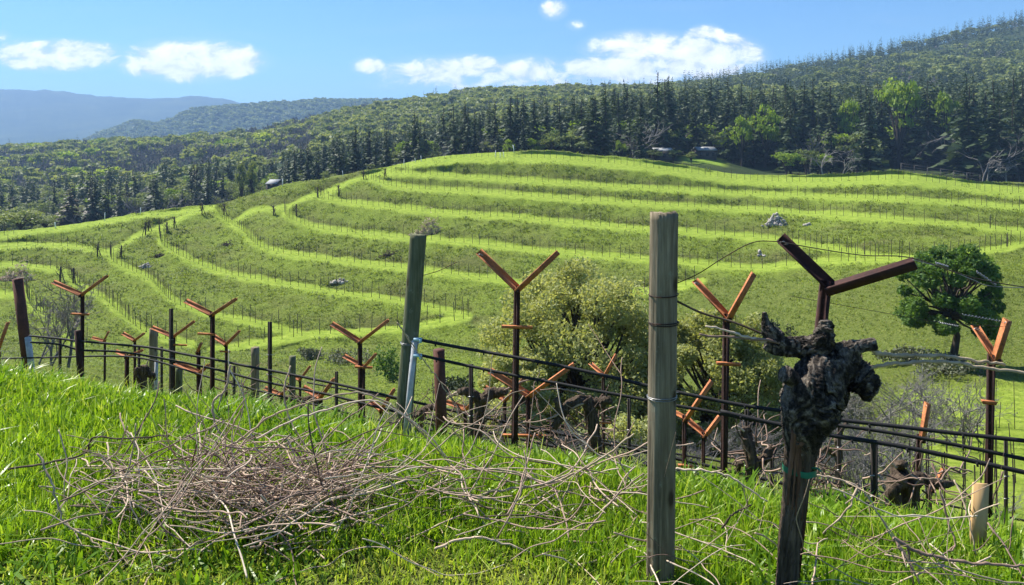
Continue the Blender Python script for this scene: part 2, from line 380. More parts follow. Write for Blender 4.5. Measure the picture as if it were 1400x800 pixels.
ii, jj = np.meshgrid(np.arange(R_-1), np.arange(C_-1), indexing='ij')
Qg = np.stack([ii*C_+jj, ii*C_+jj+1, (ii+1)*C_+jj+1, (ii+1)*C_+jj], -1).reshape(-1, 4)

m, g, out = new_mat('meadow_and_hills'); MT = m
geo = g.node('ShaderNodeNewGeometry'); pos = geo.outputs['Position']
nz1 = g.noise(pos, 1.3, 6, 0.62); nz2 = g.noise(pos, 0.13, 4, 0.6); nz3 = g.noise(g.mapping(pos, (1, 1, 3.2)), 4.5, 5, 0.7)
bcol = g.ramp(nz1, [(.28, (.14, .20, .026)), (.42, (.21, .295, .036)), (.56, (.28, .37, .05)), (.72, (.36, .42, .085))])
kcol = g.ramp(nz3, [(.32, (.04, .052, .014)), (.43, (.11, .155, .022)), (.55, (.19, .255, .034)), (.70, (.28, .295, .08))])
kcol = g.mix(g.ramp(nz2, [(.45, 0), (.68, .6)]), kcol, (.12, .105, .05))
wcol = g.ramp(nz3, [(.3, (.07, .085, .024)), (.5, (.125, .165, .03)), (.7, (.205, .205, .07))])
isb = g.attr('bench'); isw = g.attr('wild'); isf = g.attr('forest'); isl = g.attr('lawn')
c = g.mix(isw, kcol, wcol); 
edge = g.math('MULTIPLY', isb, g.math('ADD', 0.55, g.math('MULTIPLY', nz3, 0.7)), clamp=True)
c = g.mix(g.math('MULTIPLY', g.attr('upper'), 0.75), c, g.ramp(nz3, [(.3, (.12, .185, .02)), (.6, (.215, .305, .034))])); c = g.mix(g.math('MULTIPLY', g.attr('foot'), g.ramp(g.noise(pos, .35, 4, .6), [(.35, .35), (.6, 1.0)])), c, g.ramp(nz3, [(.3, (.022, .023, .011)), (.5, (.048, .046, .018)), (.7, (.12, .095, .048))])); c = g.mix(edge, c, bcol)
fnz = g.noise(pos, 0.02, 8, 0.65)
fcol = g.ramp(fnz, [(.3, (.018, .03, .014)), (.5, (.035, .055, .02)), (.7, (.07, .085, .035))])
fcol2 = g.ramp(g.noise(pos, 0.006, 10, 0.72), [(.33, (.014, .03, .016)), (.5, (.03, .05, .022)), (.62, (.055, .075, .03)), (.75, (.13, .15, .05))])
fcol = g.mix(g.attr('far'), fcol, fcol2)
c = g.mix(isf, c, fcol); c = g.mix(isl, c, (.2, .3, .04))
c = g.mix(g.attr('near'), c, g.ramp(nz1, [(.3, (.07, .085, .02)), (.6, (.11, .13, .03)), (.8, (.2, .17, .08))]))
principled(g, out, c, 0.95, normal=g.bump(nz3, 0.9, 0.3), spec=0.05)
wild = sstep(.4, 0, bench)*np.where((Yg > 9) & (forest == 0), 1, 0)*(sstep(360, 400, np.vstack([np.full_like(YA, 600), PYB, PYC, np.zeros_like(YD)])-0)*sstep(700, 960, PXG)*.9+.15)
lawn_ok = lawn
terr = link('ground', mesh('ground', np.stack([Xg, Yg, Zg], -1).reshape(-1, 3), [Qg], True,
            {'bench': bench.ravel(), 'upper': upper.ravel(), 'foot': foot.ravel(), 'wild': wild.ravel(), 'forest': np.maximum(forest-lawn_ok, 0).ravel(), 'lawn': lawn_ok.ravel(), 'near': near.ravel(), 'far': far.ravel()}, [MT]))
tag(terr, kind='structure')
# ground beside and behind the viewpoint, outside the fan
bx = MB(); bx.add([(-60, -60, -.16), (60, -60, -.16), (60, 1.5, -.16), (-60, 1.5, -.16)], [(0, 1, 2, 3)])
tag(bx.build('field', MT), kind='structure')

# ------------------------------------------------------------------ materials
def leaf_mat(name, cols, trans=.35, rough=.6, nscale=None, hue=True):
    """leaf blades: diffuse + translucent; colour varies from leaf to leaf through the 'tint' attribute and from plant to plant"""
    m, g, out = new_mat(name); t = g.attr('tint'); oi = g.node('ShaderNodeObjectInfo').outputs['Random']
    f = g.math('ADD', g.math('MULTIPLY', t, .65), g.math('MULTIPLY', oi, .35))
    n = len(cols); c = g.ramp(f, [(i/(n-1), q) for i, q in enumerate(cols)])
    d = g.node('ShaderNodeBsdfPrincipled'); g.link(c, d.inputs['Base Color']); d.inputs['Roughness'].default_value = rough; d.inputs['Specular IOR Level'].default_value = .25
    tr = g.node('ShaderNodeBsdfTranslucent'); g.link(g.mix(1.0, c, (1.15, 1.1, .55), 'MULTIPLY'), tr.inputs[0])
    mx = g.node('ShaderNodeMixShader'); mx.inputs[0].default_value = trans; g.link(d.outputs[0], mx.inputs[1]); g.link(tr.outputs[0], mx.inputs[2])
    g.link(mx.outputs[0], out.inputs[0]); return m
def bark_mat(name, c1, c2, scale=14, stretch=.12, bump=.6, dist=.02, rough=.9):
    m, g, out = new_mat(name); tc = g.node('ShaderNodeTexCoord').outputs['Object']
    n = g.noise(g.mapping(tc, (1, 1, stretch)), scale, 6, .65, .6)
    n2 = g.noise(tc, scale*.25, 3)
    c = g.ramp(g.math('ADD', g.math('MULTIPLY', n, .75), g.math('MULTIPLY', n2, .25)), [(.32, c1), (.5, tuple((a+b)/2 for a, b in zip(c1, c2))), (.66, c2)])
    principled(g, out, c, rough, normal=g.bump(n, bump, dist), spec=.15); return m
def rust_mat(name, cols, rough=.8, scale=9):
    m, g, out = new_mat(name); tc = g.node('ShaderNodeTexCoord').outputs['Object']
    n = g.noise(tc, scale, 6, .7, .5); n2 = g.noise(tc, scale*7, 3, .6)
    f = g.math('ADD', g.math('MULTIPLY', n, .7), g.math('MULTIPLY', n2, .3))
    k = len(cols); c = g.ramp(f, [(.32+.36*i/(k-1), q) for i, q in enumerate(cols)])
    principled(g, out, c, rough, .1, g.bump(n2, .35, .004), .35); return m
def plain(name, col, rough=.6, metal=0., var=.25, scale=20):
    m, g, out = new_mat(name); tc = g.node('ShaderNodeTexCoord').outputs['Object']; n = g.noise(tc, scale, 5, .65)
    c = g.ramp(n, [(.3, tuple(v*(1-var) for v in col)), (.7, tuple(min(1, v*(1+var)) for v in col))])
    principled(g, out, c, rough, metal, g.bump(n, .2, .003)); return m

def cane_mat(name):
    m, g, out = new_mat(name); tc = g.node('ShaderNodeTexCoord').outputs['Object']; n = g.noise(tc, 26, 5, .65); t = g.attr('tint')
    c = g.ramp(g.math('ADD', g.math('MULTIPLY', t, .8), g.math('MULTIPLY', n, .35)), [(.12, (.035, .025, .02)), (.3, (.14, .09, .07)), (.52, (.34, .235, .175)), (.75, (.50, .38, .28)), (1.0, (.64, .54, .41))])
    principled(g, out, c, .75, normal=g.bump(n, .4, .004), spec=.25); return m
M = dict(
 conifer=leaf_mat('conifer_needles', [(.018, .036, .016), (.036, .062, .024), (.058, .088, .031), (.10, .13, .048)], .18),
 brown_conifer=leaf_mat('browned_needles', [(.04, .04, .018), (.075, .058, .028), (.1, .075, .035)], .1),
 lime=leaf_mat('lime_leaves', [(.14, .22, .025), (.22, .33, .04), (.34, .43, .07)], .42),
 olive=leaf_mat('woodland_leaves', [(.08, .115, .045), (.14, .185, .068), (.21, .26, .09), (.30, .34, .14)], .38),
 oak=leaf_mat('oak_leaves', [(.16, .185, .06), (.32, .35, .13), (.46, .49, .23), (.60, .63, .38)], .47),
 dark_tree=leaf_mat('glossy_tree_leaves', [(.045, .095, .022), (.09, .175, .034), (.16, .265, .055), (.28, .39, .10)], .42),
 shrub=leaf_mat('shrub_leaves', [(.028, .04, .016), (.05, .068, .024), (.085, .10, .04)], .2),
 sage=leaf_mat('sage_leaves', [(.07, .085, .045), (.12, .135, .08), (.18, .19, .12)], .2),
 grass=leaf_mat('grass_blades', [(.075, .165, .010), (.15, .28, .016), (.255, .41, .03), (.40, .51, .07), (.60, .54, .24)], .48, .33),
 tussock=leaf_mat('tussock_blades', [(.042, .05, .017), (.12, .165, .025), (.22, .295, .04), (.34, .37, .10)], .42),
 trunk=bark_mat('tree_bark', (.03, .022, .016), (.10, .08, .06), 6),
 greytwig=bark_mat('bare_twigs', (.10, .095, .088), (.26, .245, .23), 3),
 paletwig=bark_mat('pale_bare_twigs', (.2, .19, .165), (.42, .40, .35), 3),
 burnt=bark_mat('burnt_twigs', (.085, .08, .08), (.21, .20, .20), 3),
 cane=cane_mat('pruned_cane'),
 palecane=bark_mat('weathered_cane', (.22, .16, .10), (.52, .42, .29), 22, .3, .4, .004),
 darkcane=bark_mat('old_cane', (.035, .026, .02), (.13, .095, .07), 22, .3, .5, .004),
 vine=bark_mat('vine_bark', (.005, .004, .0035), (.19, .14, .10), 42, .10, 1.0, .03),
 redbark=bark_mat('stripped_bark', (.04, .02, .014), (.20, .11, .07), 34, .07, .9, .01),
 nearrust=rust_mat('dark_red_rust', [(.020, .009, .008), (.045, .017, .014), (.085, .032, .024)]), cut=plain('fresh_cut_wood', (.62, .55, .44), .8), rust=rust_mat('orange_rust', [(.12, .045, .022), (.42, .15, .055), (.58, .23, .09)]),
 darkrust=rust_mat('dark_rust', [(.012, .008, .007), (.034, .014, .010), (.075, .028, .017)]), pipe=rust_mat('pipe_rust', [(.05, .02, .014), (.105, .04, .026), (.16, .062, .036)]),
 hose=plain('drip_hose_plastic', (.010, .010, .011), .75), wire=plain('galvanised_wire', (.28, .28, .28), .4, .7), stake=plain('stake_steel', (.045, .036, .03), .75, .1),
 white=plain('white_plastic', (.42, .43, .43), .55, 0, .25), clip=plain('pale_blue_clip', (.42, .62, .68), .5, 0, .1), tape=plain('green_tie_tape', (.012, .14, .085), .45, 0, .3),
 stone=plain('field_stone', (.36, .33, .29), .9, 0, .5, 3), board=bark_mat('weathered_board', (.40, .24, .10), (.70, .48, .24), 9, .15, .25, .003),
 roof=plain('pale_roof', (.30, .31, .31), .8), housewall=plain('house_wall', (.09, .08, .07), .8), glass=plain('window_glass', (.03, .035, .04), .1), rail=plain('grey_rail', (.09, .085, .08), .8), whitewash=plain('white_paint', (.8, .8, .78), .6, 0, .05))
def wood_mat(name, cols, green=0):
    m, g, out = new_mat(name); tc = g.node('ShaderNodeTexCoord').outputs['Object']
    n = g.noise(g.mapping(tc, (1, 1, .045)), 75, 6, .68, .3); n2 = g.noise(g.mapping(tc, (1, 1, .25)), 9, 4); n3 = g.noise(g.mapping(tc, (1, 1, .02)), 26, 3)
    f = g.math('ADD', g.math('MULTIPLY', n, .55), g.math('MULTIPLY', n2, .45))
    c = g.ramp(f, [(.3, cols[0]), (.45, cols[1]), (.58, cols[2]), (.72, cols[3])])
    c = g.mix(g.ramp(n3, [(.34, .75), (.42, 0)]), c, (.02, .017, .013)); vo = g.node('ShaderNodeTexVoronoi'); vo.inputs['Scale'].default_value = 9; g.link(g.mapping(tc, (1, 1, .45)), vo.inputs['Vector']); c = g.mix(g.ramp(vo.outputs['Distance'], [(.10, .85), (.2, 0)]), c, (.045, .03, .018)); c = g.mix(g.ramp(g.noise(tc, 17, 5, .7), [(.60, 0), (.68, .55)]), c, (.26, .27, .20))
    principled(g, out, c, .9, normal=g.bump(n, .8, .006), spec=.12); return m
m, g, out = new_mat('swirled_burl'); tc = g.node('ShaderNodeTexCoord').outputs['Object']
sw = g.noise(g.mapping(tc, (1, 1, .7)), 6, 4, .55, .8); sn = g.math('ADD', .5, g.math('MULTIPLY', g.math('SINE', g.math('MULTIPLY', sw, 46)), .5)); fn = g.noise(tc, 60, 5, .7); hh_ = g.math('ADD', g.math('MULTIPLY', sn, .26), g.math('MULTIPLY', fn, .8))
principled(g, out, g.ramp(hh_, [(.34, (.007, .006, .005)), (.50, (.042, .034, .028)), (.64, (.12, .10, .08)), (.78, (.27, .235, .19))]), .85, normal=g.bump(hh_, 1.0, .014), spec=.2); M['burl'] = m
M['post'] = wood_mat('grey_post_wood', [(.06, .048, .03), (.165, .135, .09), (.28, .235, .16), (.46, .395, .28)])
M['greenpost'] = wood_mat('green_post_wood', [(.045, .05, .028), (.10, .108, .062), (.165, .172, .105), (.27, .27, .18)])

# ------------------------------------------------------------------ foliage builders (numpy)
def quads(C, A, B):
    """leaf quads: centres C, half axes A and B"""
    n = len(C); V = np.stack([C-A, C-B*.9, C+A, C+B*.9], 1).reshape(-1, 3); return V, np.arange(n*4).reshape(-1, 4)
def rdir(n, rng): v_ = rng.normal(size=(n, 3)); return v_/np.linalg.norm(v_, axis=1)[:, None]
def leaf_cloud(C, size, rng, up=.4, aspect=.6):
    n = len(C); nr = rdir(n, rng)+np.array([0, 0, up]); nr /= np.linalg.norm(nr, axis=1)[:, None]
    a = np.cross(nr, rdir(n, rng)); a /= np.linalg.norm(a, axis=1)[:, None]+1e-6; b = np.cross(nr, a)
    s_ = (size*rng.uniform(.6, 1.35, n))[:, None]; return quads(C, a*s_, b*s_*aspect)

def conifer_arrays(rng, levels=24, nb=7, nq=4, slim=.17, gap=.12, top=1.0):
    """unit-height conifer: (trunk V,Q) and (crown V,Q,tint)"""
    C = []; A = []; B = []; T = []
    lean = rng.uniform(-.015, .015, 2)
    for k in range(levels):
        z = .1+(.9)*(k/levels)**.92; R = slim*((1-z)**.72)*rng.uniform(.78, 1.15)*min(1, .55+z*2.2)+.006
        m_ = max(3, int(nb*(1-.45*z)))
        for b_ in range(m_):
            if rng.random() < gap: continue
            az = rng.uniform(0, 2*PI); L = R*rng.uniform(.65, 1.25); d = np.array([math.cos(az), math.sin(az), 0]); sd = np.array([-d[1], d[0], 0])
            dr = rng.uniform(.15, .55); t0 = rng.random()
            for q in range(nq):
                f = (q+.6)/nq; c_ = np.array([0, 0, z+rng.normal()*.006])+d*L*f+np.array([0, 0, -dr*L*f*f+.1*L*f])
                w = L*(.42-.24*f)*rng.uniform(.7, 1.3); l = L/nq*.95
                ax = d*l+np.array([0, 0, -dr*l*rng.uniform(.3, 1.6)]); tw = rng.normal()*.6
                C.append(c_); A.append(ax); B.append(sd*w*math.cos(tw)+np.array([0, 0, w*math.sin(tw)])); T.append(np.clip(.2+.5*t0+.35*f*rng.random(), 0, 1))
    C.append(np.array([0, 0, .985])); A.append(np.array([0, 0, .03])); B.append(np.array([.006, 0, 0])); T.append(.5)
    V, Q = quads(np.array(C), np.array(A), np.array(B)); V[:, :2] += lean*V[:, 2:3]
    return V, Q, np.repeat(T, 4)
def trunk_arrays(h, r, rng, sides=6, bend=.03):
    b = MB(); z = np.linspace(-.03, h, 6); w = np.cumsum(rng.normal(size=(6, 2))*bend*h/6, 0)
    b.tube(np.stack([w[:, 0], w[:, 1], z], 1), r*(1-.75*np.clip(z/h, 0, 1)), sides, cap=False); return np.vstack(b.V), np.vstack(b.Q)
def broad_arrays(rng, nclump=11, nleaf=46, leaf=.045, spread=.42, base=.28):
    """unit-height round crowned tree built of leaf clumps with gaps between them"""
    Vs = []; Qs = []; Ts = []; n0 = 0; lim = MB()
    for k in range(nclump):
        az = rng.uniform(0, 2*PI); r = spread*math.sqrt(rng.random())*.85; zc = base+.12+(1-base-.2)*rng.beta(1.6, 1.1)*(1-.45*(r/spread)**2)
        c = np.array([math.cos(az)*r, math.sin(az)*r, zc]); R = rng.uniform(.11, .2)
        d = rdir(nleaf, rng); d[:, 2] = np.abs(d[:, 2])*1.0-.25; pts = c+d*R*rng.uniform(.55, 1.1, nleaf)[:, None]*np.array([1.15, 1.15, .8])
        V, Q = leaf_cloud(pts, leaf, rng); t = np.clip(rng.normal(.45, .2)+rng.normal(size=nleaf)*.15, 0, 1)
        Vs.append(V); Qs.append(Q+n0); Ts.append(np.repeat(t, 4)); n0 += len(V)
        lim.tube([(0, 0, base*.6), tuple(c*np.array([.45, .45, 0])+np.array([0, 0, (base+zc)/2])), tuple(c)], [.022, .014, .005], 4, cap=False)
    lim.tube([(0, 0, -.03), (.01, 0, base*.7), (0, .01, base+.1)], [.035, .027, .016], 6, cap=False)
    return np.vstack(Vs), np.vstack(Qs), np.concatenate(Ts), np.vstack(lim.V), np.vstack(lim.Q)
def bare_arrays(rng, depth=4, spread=.55, up=.5, r0=.02, sides=3, kids=(2, 4), droop=0.0, first=.32, shrink=.68, rmin=.0022):
    b = MB()
    def grow(p, d, L, r, k):
        n = 3; pts = [p]; dd = d
        for i in range(n):
            dd = dd+rng.normal(size=3)*.16+np.array([0, 0, up*.08-droop*.2*(4-k)/4]); dd /= np.linalg.norm(dd); pts.append(pts[-1]+dd*L/n)
        b.tube(pts, np.linspace(r, r*.6, n+1), sides if k < depth else 5, cap=False)
        if k == 0: return
        for q in range(rng.integers(*kids)+(1 if k == depth else 0)):
            e = dd+rdir(1, rng)[0]*spread*rng.uniform(.8, 1.5)+np.array([0, 0, up*.2]); e /= np.linalg.norm(e)
            grow(pts[rng.integers(1, n+1)] if q else pts[-1], e, L*shrink*rng.uniform(.7, 1.2), max(r*.6, rmin), k-1)
    grow(np.array([0, 0, -.02]), np.array([0, 0, 1.0]), first, r0, depth)
    V = np.vstack(b.V); return V/V[:, 2].max(), np.vstack(b.Q)

def two_part(name, label, cat, group, loc, scale, rz, me_crown, me_trunk, crown_name='crown'):
    t = thing(name, label, cat, loc, group); t.rotation_euler = (0, 0, rz); t.scale = scale
    link(crown_name, me_crown, t); link('trunk', me_trunk, t); return t
def merged(name, items, mats, sub=None):
    """one mesh out of many transformed unit plants; items: (V,Q,tint,mat, loc, scale(3), rz)"""
    Vs = []; Qs = []; Ts = []; Ms = []; n0 = 0
    for V, Q, T, mi, loc, sc_, rz in items:
        c_, s_ = math.cos(rz), math.sin(rz); X = V*np.asarray(sc_); X = np.stack([X[:, 0]*c_-X[:, 1]*s_, X[:, 0]*s_+X[:, 1]*c_, X[:, 2]], 1)+np.asarray(tuple(loc))
        Vs.append(X.astype(np.float32)); Qs.append(Q+n0); Ts.append(np.clip(T+rf.normal()*.2+.16, 0, 1.3)); Ms.append(np.full(len(Q), mi)); n0 += len(V)
    return mesh(name, np.vstack(Vs), [np.vstack(Qs)], False, {'tint': np.concatenate(Ts)}, mats, np.concatenate(Ms))

# ------------------------------------------------------------------ forest behind the vineyard hill
rf = np.random.default_rng(21)
CV = []
for k in range(7):
    V, Q, T = conifer_arrays(rf, 26, 8, 4, rf.uniform(.13, .2), rf.uniform(.08, .25)); tv, tq = trunk_arrays(.96, .014, rf)
    V = V*np.array([1+.12*rf.normal(), 1, 1]); CV.append((V, Q, T, tv, tq, mesh('conifer_crown', V, [Q], False, {'tint': T}, [M['conifer']]), mesh('conifer_trunk', tv, [tq], True, None, [M['trunk']])))
CB = [mesh('brown_conifer_crown', c_[0], [c_[1]], False, {'tint': c_[2]}, [M['brown_conifer']]) for c_ in CV[:3]]
CL = [conifer_arrays(rf, 12, 5, 2, rf.uniform(.14, .2), .1) for _ in range(6)]
BV = []
for k in range(6):
    V, Q, T, tv, tq = broad_arrays(rf, 15, 70, .036); BV.append((V, Q, T, tv, tq))
def crown_of(k, mat): return mesh('broadleaf_crown', BV[k][0], [BV[k][1]], False, {'tint': BV[k][2]}, [M[mat]])
LIME = [crown_of(k, 'lime') for k in range(6)]; OLV = [crown_of(k, 'olive') for k in range(6)]
BT = [mesh('broadleaf_trunk', b_[3], [b_[4]], True, None, [M['trunk']]) for b_ in BV]
BL = [broad_arrays(rf, 10, 20, .095) for _ in range(6)]
BR = [bare_arrays(rf, 4, .6, .6, .016, 3) for _ in range(5)]
BRF = [bare_arrays(rf, 4, .6, .6, .030, 3, rmin=.012) for _ in range(5)]
BRM = {k: [mesh('bare_'+k, v_, [q_], True, None, [M[k]]) for v_, q_ in BR] for k in ('burnt', 'greytwig', 'paletwig')}
BRD = [bare_arrays(rf, 5, .75, .35, .018, 3, (2, 4), .6) for _ in range(3)]
PALE = [mesh('willow_twigs', v_, [q_], True, None, [M['paletwig']]) for v_, q_ in BRD]

def hmap(px): return float(np.interp(px, [-150, 150, 380, 500, 650, 800, 900, 960, 1200, 1400, 1550], [14, 15, 12.5, 13, 15, 17.5, 21.5, 22, 23.5, 26, 27]))
def house_gap(px, Y): return (918 < px < 1000 and Y < 233) or (355 < px < 392 and Y < 232) or (880 < px < 925 and Y < 218)
LIMES = [(1046, 144, 228, 52, 'bright green tree in front of the tallest conifers right of the house'), (1228, 104, 236, 66, 'largest lime green crown high among the dark conifers'),
                            (1293, 117, 238, 48, 'lime green tree just right of the largest lime crown'), (1158, 120, 240, 36, 'small lime green crown left of the largest lime one'),
                            (1014, 158, 222, 40, 'bright green tree beside the grey roofed house lawn'), (1075, 207, 201, 46, 'low bright green tree behind the dip of the vineyard crest'),
                            (1122, 205, 203, 34, 'low yellow green tree beside the pale bare willow'), (1398, 205, 203, 30, 'green tree at the right edge behind the vineyard crest'),
                            (733, 186, 201, 26, 'small round bright green tree behind the hilltop'), (849, 189, 203, 17, 'small yellow tree behind the hilltop vineyard'),
                            (696, 190, 200, 24, 'low green tree behind the white hilltop post')]
cand = []
for k in range(5200):
    px = rf.uniform(-160, 1560); Y = math.sqrt(rf.uniform(197**2, 330**2))
    if house_gap(px, Y): continue
    cand.append((Y, px))
cand.sort(); kept = []; cell = {}
for Y, px in cand:
    if any(abs(px-l[0]) < l[3]*.55 and Y < l[2]+1.5 for l in LIMES): continue
    x = (px-CX)/F*Y; key = (int(x//5.2), int(Y//5.2))
    if key in cell: continue
    cell[key] = 1; kept.append((px, Y))
n_con = n_lime = n_bare = 0; stuff_near = []
MATSF = [M['conifer'], M['olive'], M['lime'], M['burnt'], M['trunk'], M['greytwig'], M['brown_conifer']]
CONL = [('dark green conifer standing in the forest edge behind the terraced hill', 'conifers along the forest edge')]
for i, (px, Y) in enumerate(kept):
    p = ground(px, Y); r = rf.random(); front = Y < 222
    dens_lime = .16 if px > 990 else (.10 if px > 560 else .12)
    left = px < 380
    if left and px < 60 and Y < 225: kind = 'olive'
    elif r < dens_lime and not front: kind = 'lime'
    elif r < dens_lime+(.22 if left else (.10 if 380 < px < 900 else .06)): kind = 'olive' if rf.random() < .5 else 'bare'
    elif front and r > (.62 if left else .74): kind = 'bare'
    elif left and r > .66: kind = 'olive'
    else: kind = 'con'
    rz = rf.uniform(0, 6.28)
    if kind == 'con':
        h = hmap(px)*rf.uniform(.62 if px > 820 else .5, 1.15); v_ = int(rf.integers(7)); w = rf.uniform(.85, 1.45)
        if n_con < 290:
            brown = left and rf.random() < .14
            two_part('conifer', 'browned conifer in the dark forest edge left of the terraced hill' if brown else 'dark green conifer in the dense forest edge behind the terraced hill', 'conifer',
                     'browned conifers in the forest edge' if brown else 'dark conifers in the forest edge', p, (h*w, h*w, h), rz, CB[v_ % 3] if brown else CV[v_][5], CV[v_][6]); n_con += 1
        else:
            c_ = CV[v_]; stuff_near.append((c_[0], c_[1], c_[2], 0, p, (h*w, h*w, h), rz))
    elif kind in ('lime', 'olive'):
        h = hmap(px)*rf.uniform(.4, .62) if kind == 'lime' else hmap(px)*rf.uniform(.3, .55); v_ = int(rf.integers(6)); w = rf.uniform(1.0, 1.35)
        two_part('broadleaf_tree', 'bright spring green broadleaf tree among the dark conifers' if kind == 'lime' else 'olive green round crowned tree in the forest edge', 'tree',
                 'bright green trees among the conifers' if kind == 'lime' else 'olive green trees in the forest edge', p, (h*w, h*w, h), rz, LIME[v_] if kind == 'lime' else OLV[v_], BT[v_]) if n_lime < 270 else stuff_near.append((BV[v_][0], BV[v_][1], BV[v_][2], 2 if kind == 'lime' else 1, p, (h*w, h*w, h), rz)); n_lime += 1
    else:
        h = hmap(px)*rf.uniform(.3, .6); v_ = int(rf.integers(5)); o = link('bare_tree', BRM['burnt' if left else 'greytwig'][v_]); o.location = p; o.scale = (h*.9, h*.9, h); o.rotation_euler = (0, 0, rz)
        tag(o, 'leafless grey tree at the foot of the forest edge', 'bare tree', 'leafless trees in the forest edge'); n_bare += 1
# the bright green crowns one can pick out against the dark conifers, and the silvery willows
def crown_at(px, ytop, ybase, Y, width, me, tr, label, name='broadleaf_tree', cat='tree'):
    x = (px-CX)/F*Y; zt = CAMZ-(ytop-HY)/F*Y; zb = gz(x, Y)[0]; h = zt-zb; w = width/F*Y
    return two_part(name, label, cat, None, (x, Y, zb), (w/.95, w/.95, h), rf.uniform(0, 6.28), me, tr)
for (px, yt, Y, w, lab) in LIMES:
    k = int(rf.integers(6)); crown_at(px, yt, 0, Y, w, LIME[k], BT[k], lab)
for (px, yt, Y, w, lab) in [(1172, 174, 214, 66, 'large grey green leafing tree in front of the conifers'), (28, 282, 140, 60, 'rounded olive green tree at the left end of the vineyard crest'), (-8, 280, 142, 50, 'olive green tree cut off by the left edge at the crest'), (62, 296, 139, 34, 'low olive bush on the vineyard crest at the left'), (345, 219, 196, 24, 'upright green tree beside the small pale roofed house'), (896, 203, 203, 26, 'rounded olive tree hiding the left end of the house just beyond the hilltop'), (921, 204, 204, 24, 'rounded olive tree hiding the right end of the house just beyond the hilltop'), (945, 207, 207, 18, 'dark olive bush at the left corner of the lawn'), (330, 222, 198, 18, 'slim green tree left of the small pale roofed house')]:
    k = int(rf.integers(6)); crown_at(px, yt, 0, Y, w, OLV[k], BT[k], lab)
for i, (px, yt, Y, w, lab) in enumerate([(1125, 199, 199, 44, 'silvery leafless willow leaning beside a yellow green tree'), (1152, 208, 198, 34, 'smaller silvery leafless willow right of the leaning one'), (1350, 214, 199, 32, 'silvery leafless willow behind the grey rail fence'), (1376, 207, 199, 40, 'taller silvery leafless willow at the right end of the rail fence')]):
    x = (px-CX)/F*Y; zb = gz(x, Y)[0]; h = CAMZ-(yt-HY)/F*Y-zb; v_ = BRD[i % 3][0]; s_ = w/F*Y/(v_[:, 0].max()-v_[:, 0].min())
    o = link('willow', PALE[i % 3]); o.location = (x, Y, zb); o.scale = (s_*1.2, s_*1.2, h); tag(o, lab, 'bare tree')
stuff_ = merged('forest', stuff_near, MATSF); tag(link('forest', stuff_), kind='stuff')
# wooded slopes farther off: too many trees to count
items = []; cell = {}
def slope_trees(n, px0, px1, Y0, Y1, sp, fn):
    for k in range(n):
        px = rf.uniform(px0, px1); Y = math.sqrt(rf.uniform(Y0**2, Y1**2)); x = (px-CX)/F*Y; key = (int(x//sp), int(Y//sp))
        if key in cell: continue
        cell[key] = 1; fn(px, Y, x)
pend = []
def far_kind(px, Y, x):
    r = rf.random(); patch = vnoise(np.array([x/55.]), np.array([Y/55.]), seed=31)[0]; pc = vnoise(np.array([x/80.]), np.array([Y/80.]), seed=44)[0]
    if px > 930 or (Y < 380 and px > 430): k = 'con' if r < (.74+.45*pc if px > 930 else .55+.4*pc) else ('olive' if r < .95 else 'bare')
    elif px > 430: k = 'olive' if r < .72 else ('con' if r < .9 else 'bare')
    else: k = 'bare' if patch > .05 and r < .72 else ('con' if r < .10+.25*(pc > .25) else ('lime' if r < .24 and patch < 0 else ('olive' if r < .86 else 'bare')))
    pend.append((k, x, Y, px))
slope_trees(9000, -180, 1580, 330, 700, 7.6, far_kind)
slope_trees(9000, 860, 1600, 700, 925, 8.5, far_kind)
zz = gz([q[1] for q in pend], [q[2] for q in pend])
for (k, x, Y, px), z in zip(pend, zz):
    v_ = int(rf.integers(6)); rz = rf.uniform(0, 6.28)
    if k == 'con':
        h = rf.uniform(7, 20)*(1.05 if px > 930 else .85); c_ = CL[v_]; w = h*rf.uniform(.95, 1.4); items.append((c_[0], c_[1], c_[2], 0, (x, Y, z), (w, w, h), rz))
    elif k == 'bare':
        h = rf.uniform(7, 12); c_ = BRF[v_ % 5]; sub = c_[1][:len(c_[1])]; items.append((c_[0], sub, np.full(len(c_[0]), .5), 3 if px < 430 else 5, (x, Y, z), (h*.85, h*.85, h), rz))
    else:
        h = rf.uniform(7, 12.5); c_ = BL[v_]; w = h*rf.uniform(1.0, 1.4); items.append((c_[0], c_[1], c_[2], 2 if k == 'lime' else 1, (x, Y, z), (w, w, h), rz))
tag(link('wooded_slopes', merged('wooded_slopes', items, MATSF)), kind='stuff')
# scattered crowns on the hazy hill across the valley
items = []; cell = {}; pend = []
slope_trees(5200, -60, 640, 1650, 2080, 17, lambda px, Y, x: pend.append((px, Y, x)))
zz = gz([q[2] for q in pend], [q[1] for q in pend])
for (px, Y, x), z in zip(pend, zz):
    if vnoise(np.array([x/70.]), np.array([Y/90.]), seed=3)[0] > .3 and px < 260: continue
    h = rf.uniform(9, 17); c_ = BL[int(rf.integers(6))]; sub = rf.choice(len(c_[1]), 60, replace=False)
    q = c_[1][sub]; V = c_[0][q.ravel()]; V = (V.reshape(-1, 4, 3)-V.reshape(-1, 4, 3).mean(1, keepdims=True))*1.7+V.reshape(-1, 4, 3).mean(1, keepdims=True)
    items.append((V.reshape(-1, 3), np.arange(240).reshape(-1, 4), np.full(240, rf.random()*.7), 1, (x, Y, z-h*.38), (h*1.4, h*1.4, h), rf.uniform(0, 6.28)))
tag(link('distant_woods', merged('distant_woods', items, MATSF)), kind='stuff')

